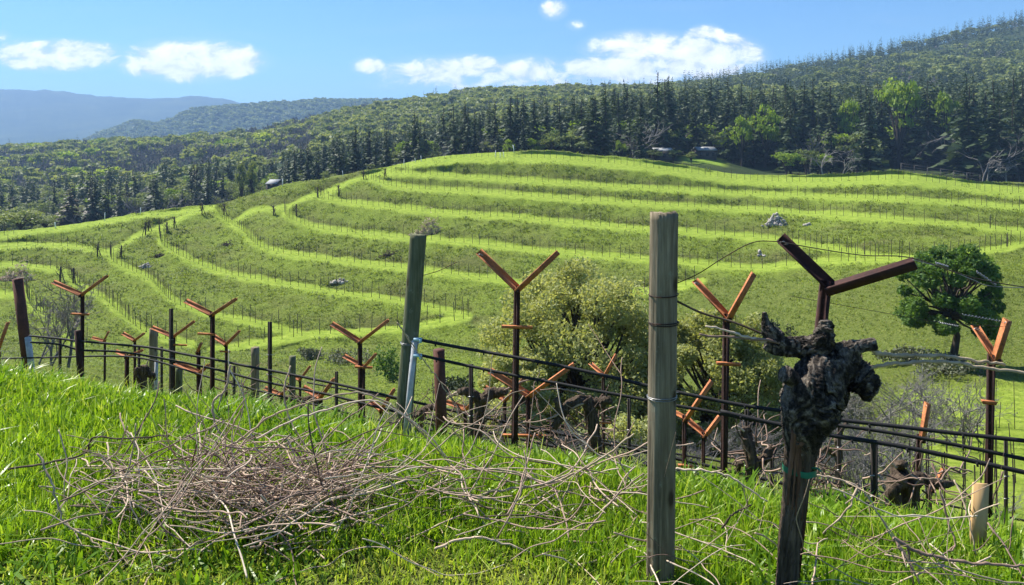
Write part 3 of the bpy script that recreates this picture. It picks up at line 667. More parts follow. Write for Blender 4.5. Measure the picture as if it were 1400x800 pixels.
# ------------------------------------------------------------------ haze over the valley (sky stays outside)
hz = MB(); hz0, hz1 = float(Zg.min())-1.0, float(Zg.max())+8.0; hz.box((0, 2600, (hz0+hz1)/2), (14400, 8400, hz1-hz0)); m, g, out = new_mat('valley_haze')
pv = g.node('ShaderNodeVolumePrincipled'); pv.inputs['Color'].default_value = (.38, .62, 1.0, 1); pv.inputs['Density'].default_value = HAZE = 2.2e-4; pv.inputs['Anisotropy'].default_value = .1
g.link(pv.outputs[0], out.inputs[1]); tag(hz.build('haze', m), kind='stuff')

# ------------------------------------------------------------------ the terraced vineyard across the gully
def hill(px, py):
    j = int(np.clip(round((px-PXC[0])/2), 0, NC-1)); Y = float(np.interp(-py, -PYC[:, j], YCm[:, j]))
    return ground(px, Y)
rv = np.random.default_rng(5)
def stake_mesh(name, h, w):
    b = MB(); b.prism([(-w/2, -w*.12), (w/2, -w*.12), (w/2, w*.12), (w*.12, w*.12), (w*.12, w*.6), (-w*.12, w*.6), (-w*.12, w*.12), (-w/2, w*.12)], (0, 0, -.25), (0, 0, h), (0, -1, 0)); b.box((0, -w*.2, h*.62), (w*2.2, w*.25, .03))
    V = np.vstack(b.V); Q = np.vstack(b.Q); T = np.vstack(b.T); return V, Q, T, mesh(name, V, [Q, T], False, None, [M['stake']])
SMV, SMQ, SMT, STK = stake_mesh('vineyard_stake', 1.65, .055)
spots = []
for pts, hw in BENCH[:14]:
    p3 = [hill(a, b) for a, b in spline([(q[0], q[1], 0) for q in pts], 6)[:, :2] if -60 < a < 1460]
    if len(p3) < 2: continue
    d = np.concatenate([[0], np.cumsum([(p3[i+1]-p3[i]).length for i in range(len(p3)-1)])]); A = np.array([tuple(q) for q in p3])
    for s_ in np.arange(.8, d[-1], 1.3):
        s_ += rv.normal()*.12; q = [float(np.interp(s_, d, A[:, k])) for k in range(3)]; spots.append((q[0], q[1]))
# posts sit on a second line at the back of the wide upper benches too
spz = gz([s_[0] for s_ in spots], [s_[1] for s_ in spots])
order = np.argsort([s_[1] for s_ in spots]); sv = []; sq = []; st_ = []; n0 = 0
for r, i in enumerate(order):
    x, y = spots[i]; z = spz[i]; h = rv.uniform(.82, 1.15)
    if r < 296:
        o = link('vineyard_stake', STK); o.location = (x, y, z); o.scale = (1, 1, h); o.rotation_euler = (rv.normal()*.03, rv.normal()*.03, rv.normal()*.4)
        tag(o, 'thin dark steel stake in a vine row on the nearer terraces of the hillside', 'stake', 'stakes of the terraced vine rows')
    else:
        L = SMV*np.array([1, 1, h]); L = L+np.array([x, y, z]); sv.append(L); sq.append(SMQ+n0); st_.append(SMT+n0); n0 += len(L)
tag(link('far_vineyard_stakes', mesh('far_vineyard_stakes', np.vstack(sv), [np.vstack(sq), np.vstack(st_)], False, None, [M['stake']])), kind='stuff')
# lower vine block on the right
SBL = []
for (py0, py1, Y0, Y1) in [(522, 538, 36, 33), (548, 560, 30, 28), (576, 590, 25, 23.5), (612, 628, 20.5, 19), (655, 672, 16.5, 15.5), (700, 716, 13.6, 13)]:
    n = 9
    for k in range(n):
        px = 1225+k*23+rv.normal()*3; Y = Y0+(Y1-Y0)*k/n
        if px < 1215+max(0, 560-py0)*.6: continue
        SBL.append((px, Y))
for px, Y in SBL:
    q = ground(px, Y); o = link('vineyard_stake', STK); o.location = q; o.scale = (.42, .42, rv.uniform(.55, .72)); o.rotation_euler = (rv.normal()*.04, rv.normal()*.04, 0)
    tag(o, 'thin dark stake in the lower green vine block right of the gnarled vine', 'stake', 'stakes of the lower vine block')
# braced row ends either side of the lane gaps
def end_mesh(k):
    r = np.random.default_rng(k); b = MB()
    b.tube([(0, 0, -.3), (.03, 0, .9), (.08, 0, 1.75)], .085, 7); b.tube([(.55, .1, -.2), (.08, 0, 1.35)], .05, 5)
    for i in range(34):
        a = r.uniform(0, 6.28); p0 = np.array([r.normal()*.12, r.normal()*.12, r.uniform(.5, 1.6)]); d = np.array([math.cos(a)*.5, math.sin(a)*.5, r.uniform(-.2, .7)])
        b.tube([p0, p0+d*.5+r.normal(size=3)*.06, p0+d*r.uniform(.6, 1)], .018, 3, cap=False)
    return mesh('row_end_post', np.vstack(b.V), [np.vstack(b.Q), np.vstack(b.T)], False, None, [M['trunk']])
EM = [end_mesh(k) for k in range(3)]
for i, (px, py, w) in enumerate([(82, 386, 'left of the lowest lane gap'), (100, 387, 'right of the lowest lane gap'), (133, 351, 'left of the second lane gap'), (166, 353, 'right of the second lane gap'), (199, 322, 'left of the third lane gap'), (228, 320, 'right of the third lane gap'),
                              (203, 316, 'just above the third lane gap'), (238, 312, 'above and right of the third lane gap'), (276, 293, 'left of the gap at the vineyard crest'), (306, 294, 'right of the gap at the vineyard crest'), (374, 294, 'left of the fifth lane gap'), (405, 296, 'right of the fifth lane gap'),
                              (434, 270, 'left of the sixth lane gap'), (463, 268, 'right of the sixth lane gap'), (497, 246, 'left of the topmost lane gap'), (526, 244, 'right of the topmost lane gap')]):
    q = hill(px, py); o = link('row_end_post', EM[i % 3]); o.location = q; o.rotation_euler = (0, 0, rv.uniform(0, 6.28)); o.scale = (1.15, 1.15, rv.uniform(.95, 1.2))
    tag(o, 'braced dark row end post with bundled canes '+w, 'end post', 'row end posts beside the lane')
for i, (px, dy, h, r, w) in enumerate([(703, 0, 2.1, .14, 'tall white post on the very top of the terraced hill'), (677, 6, 1.9, .10, 'white post left of a small white cluster near the hilltop'), (684, 7, 1.5, .09, 'short white post in the small hilltop cluster'), (689, 7, 1.6, .09, 'white post at the right of the small hilltop cluster'),
                                      (552, 2, 1.6, .09, 'pale post on the crest left of the hilltop'), (576, 2, 1.7, .09, 'leaning pale post on the crest below the hilltop'), (386, 1, 1.9, .13, 'pale post on the crest beside the small pale roofed house'), (469, 0, 1.5, .1, 'small pale crest post left of the top lane gap'), (143, 1, 1.9, .11, 'white leaning post on the crest at the left'), (192, 1, 1.6, .12, 'short white post on the crest right of the leaning one'), (76, 1, 1.3, .14, 'stubby white post on the crest at far left'), (568, 1, 1.2, .1, 'small white stub on the crest near the braced row end')]):
    cy_ = float(np.interp(px, PXC, crest))+dy+1; q = hill(px, cy_); b = MB(); ln = rv.normal()*.12
    h *= .72; b.tube([(0, 0, -.3), (ln*.5, 0, h*.5), (ln, 0, h)], r*.6, 8); b.tube([(ln, 0, h), (ln, 0, h+.05)], r*.7, 8)
    o = link('marker_post', mesh('marker_post', np.vstack(b.V), [np.vstack(b.Q), np.vstack(b.T)], False, None, [M['whitewash']])); o.location = q; tag(o, w, 'post')
# stone heaps and brush heaps on the banks
def heap(px, py, wpx, hpx, label, cat, mat, n, name, kind='stone', seed=1):
    r = np.random.default_rng(seed); q = hill(px, py); s_ = q.y/F; b = MB()
    for i in range(n):
        dx = r.normal()*wpx*.24*s_; dz = abs(r.normal())*hpx*.42*s_*max(0, 1-abs(dx)/(wpx*.6*s_)); c = np.array([dx, dz*.55+r.normal()*.15, dz+.02])
        if kind == 'stone':
            R = r.uniform(.10, .30); V, T = ICO; Vv = V*R*r.uniform(.6, 1.3, 3)*(1+.25*r.normal(size=(len(V), 1)))
            b.add(Vv+c, None, T, r.random())
        else:
            d = rdir(1, r)[0]*np.array([1, 1, .5])*r.uniform(.4, 1.0); b.tube([c-d*.5, c+r.normal(size=3)*.08, c+d*.5], .035, 4, cap=False, a=r.uniform(.3, 1.0))
    o = b.build(name, M[mat], None, False, 'tint'); o.location = q; o['kind'] = 'thing'; return tag(o, label, cat)
t_ = (1+5**.5)/2
ICO = (np.array([(-1, t_, 0), (1, t_, 0), (-1, -t_, 0), (1, -t_, 0), (0, -1, t_), (0, 1, t_), (0, -1, -t_), (0, 1, -t_), (t_, 0, -1), (t_, 0, 1), (-t_, 0, -1), (-t_, 0, 1)])/1.9,
       np.array([(0, 11, 5), (0, 5, 1), (0, 1, 7), (0, 7, 10), (0, 10, 11), (1, 5, 9), (5, 11, 4), (11, 10, 2), (10, 7, 6), (7, 1, 8), (3, 9, 4), (3, 4, 2), (3, 2, 6), (3, 6, 8), (3, 8, 9), (4, 9, 5), (2, 4, 11), (6, 2, 10), (8, 6, 7), (9, 8, 1)]))
heap(1062, 311, 34, 20, 'heap of pale field stones on the bank behind the nearest rusty arm', 'stone heap', 'stone', 130, 'stone_heap', seed=1)
heap(1105, 309, 14, 4, 'few flat pale stones right of the big stone heap', 'stones', 'stone', 9, 'stone_heap', seed=2)
heap(464, 386, 22, 8, 'small pile of pinkish stones on the bank left of the leaning post', 'stone heap', 'stone', 26, 'stone_heap', seed=3)
heap(199, 365, 18, 6, 'scatter of white stones on the left hillside bank', 'stone heap', 'stone', 20, 'stone_heap', seed=4)
heap(1040, 352, 12, 5, 'small grey stone pile on the lower bank left of the nearest rusty arm', 'stone heap', 'stone', 12, 'stone_heap', seed=5)
heap(587, 321, 40, 34, 'heap of grey brown prunings just above the leaning wooden post', 'brush heap', 'cane', 300, 'brush_heap', 'twig', 6)
heap(531, 350, 26, 12, 'dark heap of prunings on the bank left of the leaning post top', 'brush heap', 'darkcane', 90, 'brush_heap', 'twig', 7)
heap(22, 383, 50, 26, 'grey brown tangle of canes on the hillside just above the tall rusty pipe post', 'brush heap', 'cane', 240, 'brush_heap', 'twig', 8)
heap(218, 351, 16, 7, 'dark burnt looking clump on the left hillside bank', 'brush heap', 'darkcane', 60, 'brush_heap', 'twig', 9)
heap(312, 336, 18, 8, 'dark clump on the bank below the crest gap', 'brush heap', 'darkcane', 60, 'brush_heap', 'twig', 10)
# tussock grass over banks and gully
rt = np.random.default_rng(17); nT = 105000
px = rt.uniform(-140, 1540, nT); tq_ = rt.random(nT)
pyb = np.interp(px, PXC, PB); pyc = np.interp(px, PXC, crest); py = pyb+(pyc-pyb)*tq_
Bq = bench_field(px, py); dens_ = 1-.97*Bq; keep = rt.random(nT) < dens_*(.12+.5*sstep(-.25, .3, fbm(px/34, py/11, oct=3, seed=77))); px, py = px[keep], py[keep]
j = np.clip(np.round((px-PXC[0])/2).astype(int), 0, NC-1)
Yq = np.array([np.interp(-b, -PYC[:, k], YCm[:, k]) for b, k in zip(py, j)])
n2_ = 42000; px2 = rt.uniform(-140, 1540, n2_); Y2 = np.sqrt(rt.uniform(7.5**2, 72**2, n2_)); ybmax = np.interp(px2, PXC, YB)
ok = (Y2 < ybmax) & (edge_s((px2-CX)/F*Y2, Y2) > .8) & ~((px2 > 1225) & (Y2 < 37) & (Y2 > 9) & (rt.random(n2_) < .93)); px2, Y2 = px2[ok], Y2[ok]
PXa = np.concatenate([px, px2]); Ya = np.concatenate([Yq, Y2]); Xa = (PXa-CX)/F*Ya; Za = gz(Xa, Ya)
bl = 4; n = len(Xa); size = np.clip(Ya/95, .25, 1.3)*rt.uniform(.5, 1.1, n)*.30
base = np.repeat(np.stack([Xa, Ya, Za-.03], 1), bl, 0)+np.stack([rt.normal(size=n*bl), rt.normal(size=n*bl), np.zeros(n*bl)], 1)*np.repeat(size, bl)[:, None]*.55
hh = np.repeat(size, bl)*rt.uniform(.6, 1.2, n*bl); az = rt.uniform(0, 2*PI, n*bl); ln = np.stack([np.cos(az), np.sin(az), np.zeros(n*bl)], 1); az2 = az+PI/2+rt.normal(size=n*bl)*.4
wd = np.stack([np.cos(az2), np.sin(az2), np.zeros(n*bl)], 1)*(hh*.16)[:, None]; top = base+ln*(hh*.5)[:, None]+np.array([0, 0, 1])*(hh*.75)[:, None]; tip = base+ln*(hh*1.15)[:, None]+np.array([0, 0, 1])*(hh*.8)[:, None]
V = np.stack([base-wd, base+wd, top+wd*.8, top-wd*.8, tip], 1).reshape(-1, 3); k5 = np.arange(n*bl)*5
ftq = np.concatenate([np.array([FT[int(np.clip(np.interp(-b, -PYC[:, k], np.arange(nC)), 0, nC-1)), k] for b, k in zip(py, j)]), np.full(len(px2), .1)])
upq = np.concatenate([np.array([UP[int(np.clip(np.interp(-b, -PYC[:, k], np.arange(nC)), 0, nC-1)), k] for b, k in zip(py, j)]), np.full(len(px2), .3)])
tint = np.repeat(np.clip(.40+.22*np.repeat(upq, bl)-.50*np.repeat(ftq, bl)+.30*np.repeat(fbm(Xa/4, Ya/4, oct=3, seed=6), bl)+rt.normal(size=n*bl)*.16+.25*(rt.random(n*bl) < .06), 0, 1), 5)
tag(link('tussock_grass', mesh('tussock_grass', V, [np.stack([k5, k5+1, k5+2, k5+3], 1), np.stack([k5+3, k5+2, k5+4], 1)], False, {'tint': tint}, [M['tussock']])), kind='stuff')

# ------------------------------------------------------------------ houses and rail fence behind the crest
def house(px, Y, wpx, ridge_y, eave_y, label, base_y, depth=7.0, roofmat='roof'):
    x = (px-CX)/F*Y; w = wpx/F*Y; ze = CAMZ-(eave_y-HY)/F*Y; zr = CAMZ-(ridge_y-HY)/F*Y; zg = min(gz(x, Y)[0], ze-2.2)-.3
    t = thing('house', label, 'house', (x, Y, zg)); b = MB(); b.box((x, Y+depth/2, (zg+ze)/2), (w*.94, depth, ze-zg)); wl = b.build('wall', M['housewall'], t)
    b = MB(); X0, X1 = x-w/2, x+w/2; y0, y1, ym = Y-.6, Y+depth+.6, Y+depth/2
    V = [(X0, y0, ze), (X1, y0, ze), (X1, ym, zr), (X0, ym, zr), (X0, y1, ze), (X1, y1, ze)]; V2 = [(a, b_, c+.18) for a, b_, c in V]
    b.add(V+V2, [(6, 7, 8, 9), (9, 8, 11, 10), (0, 3, 2, 1), (3, 4, 5, 2), (0, 1, 7, 6), (4, 10, 11, 5), (0, 6, 9, 3), (3, 9, 10, 4), (1, 2, 8, 7), (2, 5, 11, 8)]); b.build('roof', M[roofmat], t)
    for k in range(3):
        b = MB(); cx_ = x-w*.3+k*w*.3; b.box((cx_, Y-.02, ze-1.0), (w*.13, .06, .9)); b.build('window', M['glass'], t)
house(967, 224, 27, 201.5, 206, 'low house with a pale grey roof at the end of the lawn', 214)
house(908, 211, 26, 203, 207, 'pale roofed house half hidden by trees just beyond the hilltop', 212)
house(371, 206, 15, 247, 252, 'small pale roofed house among trees beyond the left crest', 262)
t = thing('rail_fence', 'long grey rail fence beyond the crest at the right', 'fence', ground(1240, 188))
fp = [(1232, 190), (1250, 189), (1268, 188), (1286, 187), (1304, 186), (1322, 185), (1340, 184)]
tops = [P(px, 223+(px-1232)*.14, Y) for px, Y in fp]
for q in tops:
    b = MB(); b.tube([(q.x, q.y, gz(q.x, q.y)[0]-.3), tuple(q)], .08, 6); b.build('post', M['rail'], t)
for dz in (-.1, -.7, -1.3, -1.9):
    b = MB()
    for a, c in zip(tops[:-1], tops[1:]): b.tube([a+Vector((0, -.1, dz)), c+Vector((0, -.1, dz))], .055, 5)
    b.build('rail', M['rail'], t)

# ------------------------------------------------------------------ shrubs and trees of the gully
def oak(px, py_base, Y, py_top, wpx, label, mat, seed, nclump, nleaf, leaf, name='oak', cat='tree', low=.18, dens=1.0, up=.45):
    r = np.random.default_rng(seed); x = (px-CX)/F*Y; zg = gz(x, Y)[0]; zt = CAMZ-(py_top-HY)/F*Y; h = zt-zg; R = wpx/2/F*Y
    t = thing(name, label, cat, (x, Y, zg)); lim = MB(); C = []; T = []
    lim.tube([(x, Y, zg-.3), (x+.05*h, Y, zg+h*low*.8), (x+.02*h, Y+.04*h, zg+h*(low+.12))], [h*.035, h*.026, h*.02], 10, cap=False)
    for k in range(nclump):
        az = r.uniform(0, 2*PI); el = math.asin(r.uniform(-.75, 1)); rr = r.uniform(.55, 1.0)**.6
        d = np.array([math.cos(az)*math.cos(el), math.sin(az)*math.cos(el), math.sin(el)]); cz = zg+h*(low+.26)
        c = np.array([x, Y, cz])+d*rr*np.array([R*.9, R*.9, h*(1-low-.26)*.93]); c[2] = max(c[2], zg+h*low*.5)
        rad = r.uniform(*((.13, .23) if name == 'oak' else (.11, .20)))*R; nl = int(nleaf*r.uniform(.6, 1.3)); dd = rdir(nl, r); dd[:, 2] = dd[:, 2]*.8+.15
        C.append(c+dd*rad*(r.uniform(.35, 1.05, nl)**.7)[:, None]); T.append(np.clip(r.normal(.42, .13)+r.normal(size=nl)*.16, 0, 1))
        j0 = np.array([x+.02*h, Y+.04*h, zg+h*(low+.1)]); mid = (j0+c)/2+r.normal(size=3)*.06*R
        lim.tube([j0, mid, c], [h*.014, h*.009, h*.003], 5, cap=False)
    C = np.vstack(C); V, Q = leaf_cloud(C, leaf, r, up); T = np.repeat(np.concatenate(T), 4); o_ = np.array(t.location)
    link('crown', mesh('crown', V-o_, [Q], False, {'tint': T}, [M[mat]]), t); lim.build('trunk', M['trunk'], t, True); return t
oak(790, 0, 27, 358, 285, 'large yellow green oak in the gully behind the wooden posts', 'oak', 3, 190, 560, .060, low=.04)
oak(985, 0, 25, 412, 205, 'lower yellow green oak between the round post and the gnarled vine', 'oak', 4, 130, 480, .056, low=.04)
oak(700, 0, 24, 480, 130, 'small leafy oak low down in front of the large oak', 'oak', 5, 66, 380, .054, low=.03)
oak(1300, 505, 42, 330, 150, 'dark green single trunked tree standing on the rough slope', 'dark_tree', 6, 80, 330, .095, 'slope_tree', low=.30, up=.7)
def shrub(px, Y, w, h, label, mat, seed, n=900, leaf=.10):
    r = np.random.default_rng(seed); x = (px-CX)/F*Y; z = gz(x, Y)[0]; W_ = w/F*Y/2; H = h/F*Y; t = thing('shrub', label, 'shrub', (x, Y, z)); C = []; st = MB()
    for k in range(9):
        c = np.array([x+r.normal()*W_*.45, Y+r.normal()*W_*.4, z+H*r.uniform(.25, .75)]); C.append(c+rdir(n//9, r)*np.array([W_*.42, W_*.42, H*.35])*(r.random((n//9, 1))**.5)); st.tube([(x, Y, z-.1), tuple((c+np.array([x, Y, z]))/2), tuple(c)], .02, 4, cap=False)
    C = np.vstack(C); V, Q = leaf_cloud(C, leaf, r); tt_ = np.repeat(np.clip(r.normal(.45, .22, len(C)), 0, 1), 4)
    link('foliage', mesh('foliage', V-np.array(t.location), [Q], False, {'tint': tt_}, [M[mat]]), t); st.build('stem', M['trunk'], t)
shrub(988, 58, 60, 34, 'dark shrub on the rough bank behind the thin rusty trellis', 'shrub', 1)
shrub(1052, 60, 46, 26, 'dark rounded shrub under the stone heap bank', 'shrub', 2)
shrub(935, 57, 50, 30, 'shrub on the rough bank just right of the round post', 'shrub', 3)
shrub(1120, 50, 30, 14, 'low dark shrub on the open rough slope', 'shrub', 4)
shrub(534, 50, 56, 52, 'dark green bush left of the leaning post', 'dark_tree', 5, 1200)
shrub(470, 62, 70, 18, 'grey sage bush below the lowest bright terrace', 'sage', 6)
shrub(425, 64, 40, 15, 'smaller grey sage bush left along the lowest terrace', 'sage', 7)
shrub(1290, 40, 90, 26, 'grey green scrub at the foot of the slope tree', 'sage', 8)
shrub(1240, 44, 60, 22, 'grey scrub left of the slope tree foot', 'sage', 9)
shrub(620, 40, 70, 30, 'green bush behind the short rusty pipe post', 'shrub', 10, 1200)
shrub(860, 18, 110, 60, 'leafy shrub at the foot of the large oak', 'oak', 11, 2600, .05)
def bare_shrub(px, Y, w, h, label, mat, seed, depth=5, name='bare_shrub', stems=7, tilt=.55):
    """several stems from one stool, fine twigs at the ends"""
    r = np.random.default_rng(seed); x = (px-CX)/F*Y; W_ = w/F*Y; H = h/F*Y; Vs = []; Qs = []; n0 = 0
    for k in range(stems):
        V, Q = bare_arrays(r, depth, .62, .3, .013, 3, (2, 4), .12, .26, .74, .0021); s_ = H*r.uniform(.65, 1.05); V = V*s_*np.array([.9, .9, 1]); a = r.uniform(0, 6.28); tl = tilt*r.random()*(stems > 1)
        V[:, 0] += math.cos(a)*tl*V[:, 2]*W_/H; V[:, 1] += math.sin(a)*tl*V[:, 2]*.7; V[:, 0] += r.normal()*W_*.16*(stems > 1); V[:, 1] += r.normal()*W_*.12*(stems > 1); Vs.append(V); Qs.append(Q+n0); n0 += len(V)
    o = link(name, mesh(name, np.vstack(Vs), [np.vstack(Qs)], False, None, [M[mat]])); o.location = (x, Y, gz(x, Y)[0]); return tag(o, label, 'bare shrub')
bare_shrub(62, 20, 165, 135, 'rounded leafless grey tree behind the tall rusty pipe post', 'greytwig', 1, 6, 'bare_tree', 4, .8)
bare_shrub(20, 13, 90, 80, 'dark leafless branching shrub at the left edge behind the grass', 'burnt', 11, 4, 'bare_shrub', 3)
bare_shrub(1215, 21, 190, 120, 'grey leafless brushwood right of the gnarled vine', 'greytwig', 2, 5, 'bare_shrub', 12, .9)
bare_shrub(1130, 16, 110, 120, 'dark leafless scrub seen behind the gnarled vine trunk', 'burnt', 3, 5)
bare_shrub(1290, 26, 150, 90, 'grey leafless brushwood on the slope below the slope tree', 'greytwig', 4, 5, 'bare_shrub', 9, .9)
bare_shrub(1180, 12.5, 120, 120, 'low dark thicket in the dip behind the drip lines', 'burnt', 5)
bare_shrub(640, 15, 100, 70, 'leafless dark brush behind the short rusty pipe post', 'burnt', 6, 5)
bare_shrub(1330, 14, 130, 60, 'grey twiggy brush at the lower right behind the wires', 'greytwig', 8, 5)

for i, (px, Y, w, h, mt, lab) in enumerate([(560, 19, 110, 46, 'greytwig', 'grey leafless brush left behind the short rusty pipe post'), (690, 12.5, 120, 60, 'burnt', 'dark leafless brush under the low wide Y trellis'), (770, 14, 110, 66, 'burnt', 'dark leafless brush at the left foot of the large oak'), (880, 13.5, 110, 60, 'greytwig', 'grey leafless brush just left behind the round wooden post'), (940, 15, 110, 66, 'burnt', 'dark leafless brush just right behind the round wooden post'), (1060, 17, 120, 70, 'greytwig', 'grey leafless brush left behind the gnarled vine'),
   (1110, 25, 130, 95, 'greytwig', 'grey brushwood higher up behind the gnarled vine head'), (1175, 27, 150, 95, 'greytwig', 'grey brushwood at the left edge of the lower vine block'), (1255, 30, 140, 75, 'greytwig', 'low grey brushwood below the scrub of the slope tree'), (1240, 17, 110, 66, 'burnt', 'dark brush behind the many headed vine'), (1010, 21, 110, 60, 'burnt', 'dark brush at the foot of the lower oak'), (450, 22, 140, 40, 'greytwig', 'grey leafless brush behind the trellises left of the leaning post'), (350, 24, 140, 36, 'greytwig', 'low grey brush far behind the brush pile posts')]):
    bare_shrub(px, Y, w, h, lab, mt, 40+i, 5, 'bare_shrub', 11, 1.0)
shrub(1090, 30, 90, 40, 'grey green scrub above the brushwood behind the gnarled vine', 'sage', 31, 1500)
shrub(1150, 33, 80, 34, 'grey scrub between the gnarled vine and the slope tree', 'sage', 32, 1400)
shrub(1050, 26, 80, 50, 'leafy shrub closing the gap between the lower oak and the gnarled vine', 'oak', 33, 2400, .06)
shrub(640, 22, 90, 60, 'leafy shrub at the left foot of the large oak', 'oak', 34, 2600, .055)

# ------------------------------------------------------------------ trellis rows, posts and wires near the viewer
def gpt(px, Y, sink=.25): q = ground(px, Y); return Vector((q.x, q.y, q.z-sink))
def rowY(c, px): return c/(1+.44*(px-CX)/F)                # rows run parallel to the brow of the bench
CA, CCc, CD, CE, CF_ = 5.45, 7.05, 8.8, 11.0, 14.0
def arm_build(b, a, tip, w, right):
    n = Vector((-.62, -.42, .66)) if right else Vector((.70, -.22, .68)); t = .006*w/.05
    b.prism([(-w/2, -t), (w/2, -t), (w/2, w*.62), (w/2-t, w*.62), (w/2-t, 0), (-w/2, 0)], a, tip, n)
def y_trellis(label, jn, tl, tr, w=.05, pw=.042, bar=None, mats=('rust', 'darkrust'), group=None, botpx=None, yaw=0):
    """jn=(px,py,Y); tl/tr=(px,py,dY) arm tips; bar=(dpy, halfpx)"""
    J = P(*jn); t = thing('trellis_post', label, 'trellis', gpt(botpx if botpx is not None else jn[0], jn[2], 0), group)
    g0 = gpt(botpx if botpx is not None else jn[0], jn[2], .3); pw2 = pw/2; top = J+Vector((0, .012, .03))
    b = MB(); b.prism([(-pw2, -.005), (pw2, -.005), (pw2, .004), (.006, .004), (.006, pw2*1.3), (-.006, pw2*1.3), (-.006, .004), (-pw2, .004)], g0, top, (.1, -1, 0))
    n_ = int((J-g0).length/.055)
    for k in range(n_):
        q = g0.lerp(top, (k+.5)/n_); b.box(q+Vector((0, -.008, 0)), (.014, .01, .02))
    b.build('post', M[mats[1]], t)
    for tip, right in ((tl, False), (tr, True)):
        if tip is None: continue
        T_ = P(tip[0], tip[1], jn[2]+tip[2]); d = (T_-J).normalized(); b = MB(); arm_build(b, J-d*.01+Vector((0, -.018, 0)), T_+Vector((0, -.018, 0)), w, right); b.build('arm', M[mats[0]], t)
        b = MB(); q = J.lerp(T_, .93)+Vector((0, -.02, 0)); b.tube([q+Vector((-.02, -.012, 0)), q+Vector((0, -.02, .012)), q+Vector((.02, -.012, 0)), q+Vector((.0, .02, -.01))], .003, 5); b.build('wire_clip', M['wire'], t)
    b = MB(); b.tube([J+Vector((0, -.05, 0)), J+Vector((0, .03, 0))], .011, 6); b.box(J+Vector((0, -.045, 0)), (.03, .012, .03)); b.build('bolt', M[mats[1]], t)
    if bar:
        q = P(jn[0]+(0 if len(bar) < 3 else bar[2]), jn[1]+bar[0], jn[2]); h = bar[1]/F*jn[2]; b = MB()
        b.prism([(-.014, -.003), (.014, -.003), (.014, .02), (.010, .02), (.010, .003), (-.014, .003)], q+Vector((-h, -.03, .005)), q+Vector((h, -.03, -.003)), (0, -.5, .86)); b.build('crossbar', M[mats[0]], t)
    return t
YA_ = lambda px: rowY(CA, px)
y_trellis('tall rusty Y trellis post in front of the large oak', (707, 397, YA_(705)), (653, 345, .05), (763, 344, .0), .052, .044, (49, 21), botpx=702)
y_trellis('rusty Y trellis right of the round wooden post', (994, 436, YA_(990)), (947, 384, .12), (1029, 373, -.06), .05, .042, (60, 16), botpx=988)
y_trellis('rusty Y trellis with a narrow upright orange arm at the right edge', (1357, 492, YA_(1355)), (1328, 446, .18), (1374, 436, -.05), .05, .042, (56, 9, -10), botpx=1348)
y_trellis('nearest Y trellis of dark red steel rising above the gnarled vine', (1131, 394, 3.30), (1062, 328, .05), (1248, 358, -.14), .062, .05, None, ('nearrust', 'nearrust'), botpx=1072)
YC_ = lambda px: rowY(CCc, px)
GC = None
y_trellis('rusty Y trellis left of the leaning green post', (492, 468, YC_(490)), (453, 443, .05), (532, 437, .0), .046, .04, (33, 12, 6))
y_trellis('tall rusty Y trellis rising behind the brush pile', (290, 431, YC_(290)), (254, 412, .1), (325, 408, .0), .05, .048, (25, 12, -6))
y_trellis('rusty Y trellis beside the dark stub post at the far left', (112, 404, YC_(112)), (73, 386, .1), (149, 377, .0), .048, .042, (25, 12))
y_trellis('low wide rusty Y trellis behind the tall trellis in front of the oak', (722, 541, 6.5), (668, 507, .05), (784, 497, -.1), .05, .034, (53, 30, -6))
y_trellis('orange Y trellis low down right of the round wooden post', (936, 573, 6.3), (906, 556, .2), (972, 520, -.05), .052, .034, (62, 10))
y_trellis('small tilted orange trellis in the dip right of the round post', (962, 596, 6.6), (938, 574, .1), (983, 568, 0), .05, .03, None)
y_trellis('thin trellis with one upright orange arm right of the gnarled vine', (1258, 600, 5.7), None, (1266, 550, -.04), .05, .036, None, botpx=1250)
y_trellis('small rusty Y trellis seen between the oak and the round post', (825, 515, 9.4), (806, 497, .2), (842, 484, 0), .055, .04, (62, 12))
y_trellis('short orange trellis low behind the tall trellis in front of the oak', (690, 548, 8.6), (662, 530, .1), (716, 516, 0), .055, .036, None)
y_trellis('rusty Y trellis partly behind a thin dark stake on the left', (237, 461, 10.6), (208, 448, .1), (267, 439, 0), .05, .042, (10, 10, 10))
y_trellis('small rusty Y trellis just right of the tall trellis behind the brush pile', (309, 472, 11.5), (291, 459, .1), (329, 452, 0), .055, .042, (8, 7))
y_trellis('dark stub trellis with a pale upright arm on the left', (271, 482, 10.5), None, (277, 468, 0), .05, .05, None)
y_trellis('low orange Y trellis beside the tall trellis behind the brush pile', (273, 511, 10.0), (240, 496, .1), (287, 498, 0), .06, .045, None)
y_trellis('tiny rusty Y trellis far down between the left posts', (143, 467, 18), (126, 462, .1), (150, 453, 0), .06, .05, (12, 6))
y_trellis('small rusty Y trellis just left of the square grey post', (184, 466, 15), (168, 456, .1), (199, 455, 0), .06, .05, None)
y_trellis('dark low Y trellis in front of the square grey post', (173, 488, 11.5), (158, 480, .1), (197, 478, 0), .05, .06, None)
y_trellis('half seen rusty trellis behind the one left of the leaning green post', (497, 503, 10.5), (470, 487, .1), (515, 483, 0), .055, .04, None)
y_trellis('low orange Y trellis left of the leaning green post', (438, 545, 9.2), (414, 530, .1), (458, 517, 0), .06, .05, None)
y_trellis('orange trellis arms low between the leaning post and its neighbour', (521, 561, 8.6), (506, 550, .1), (540, 531, 0), .055, .036, None)
y_trellis('orange trellis seen beside the short rusty pipe post', (636, 560, 9.6), (604, 548, .1), (655, 540, 0), .06, .04, None)
y_trellis('rusty arm poking in at the left picture edge', (-2, 485, 11), (-30, 470, .1), (14, 440, 0), .06, .045, None)
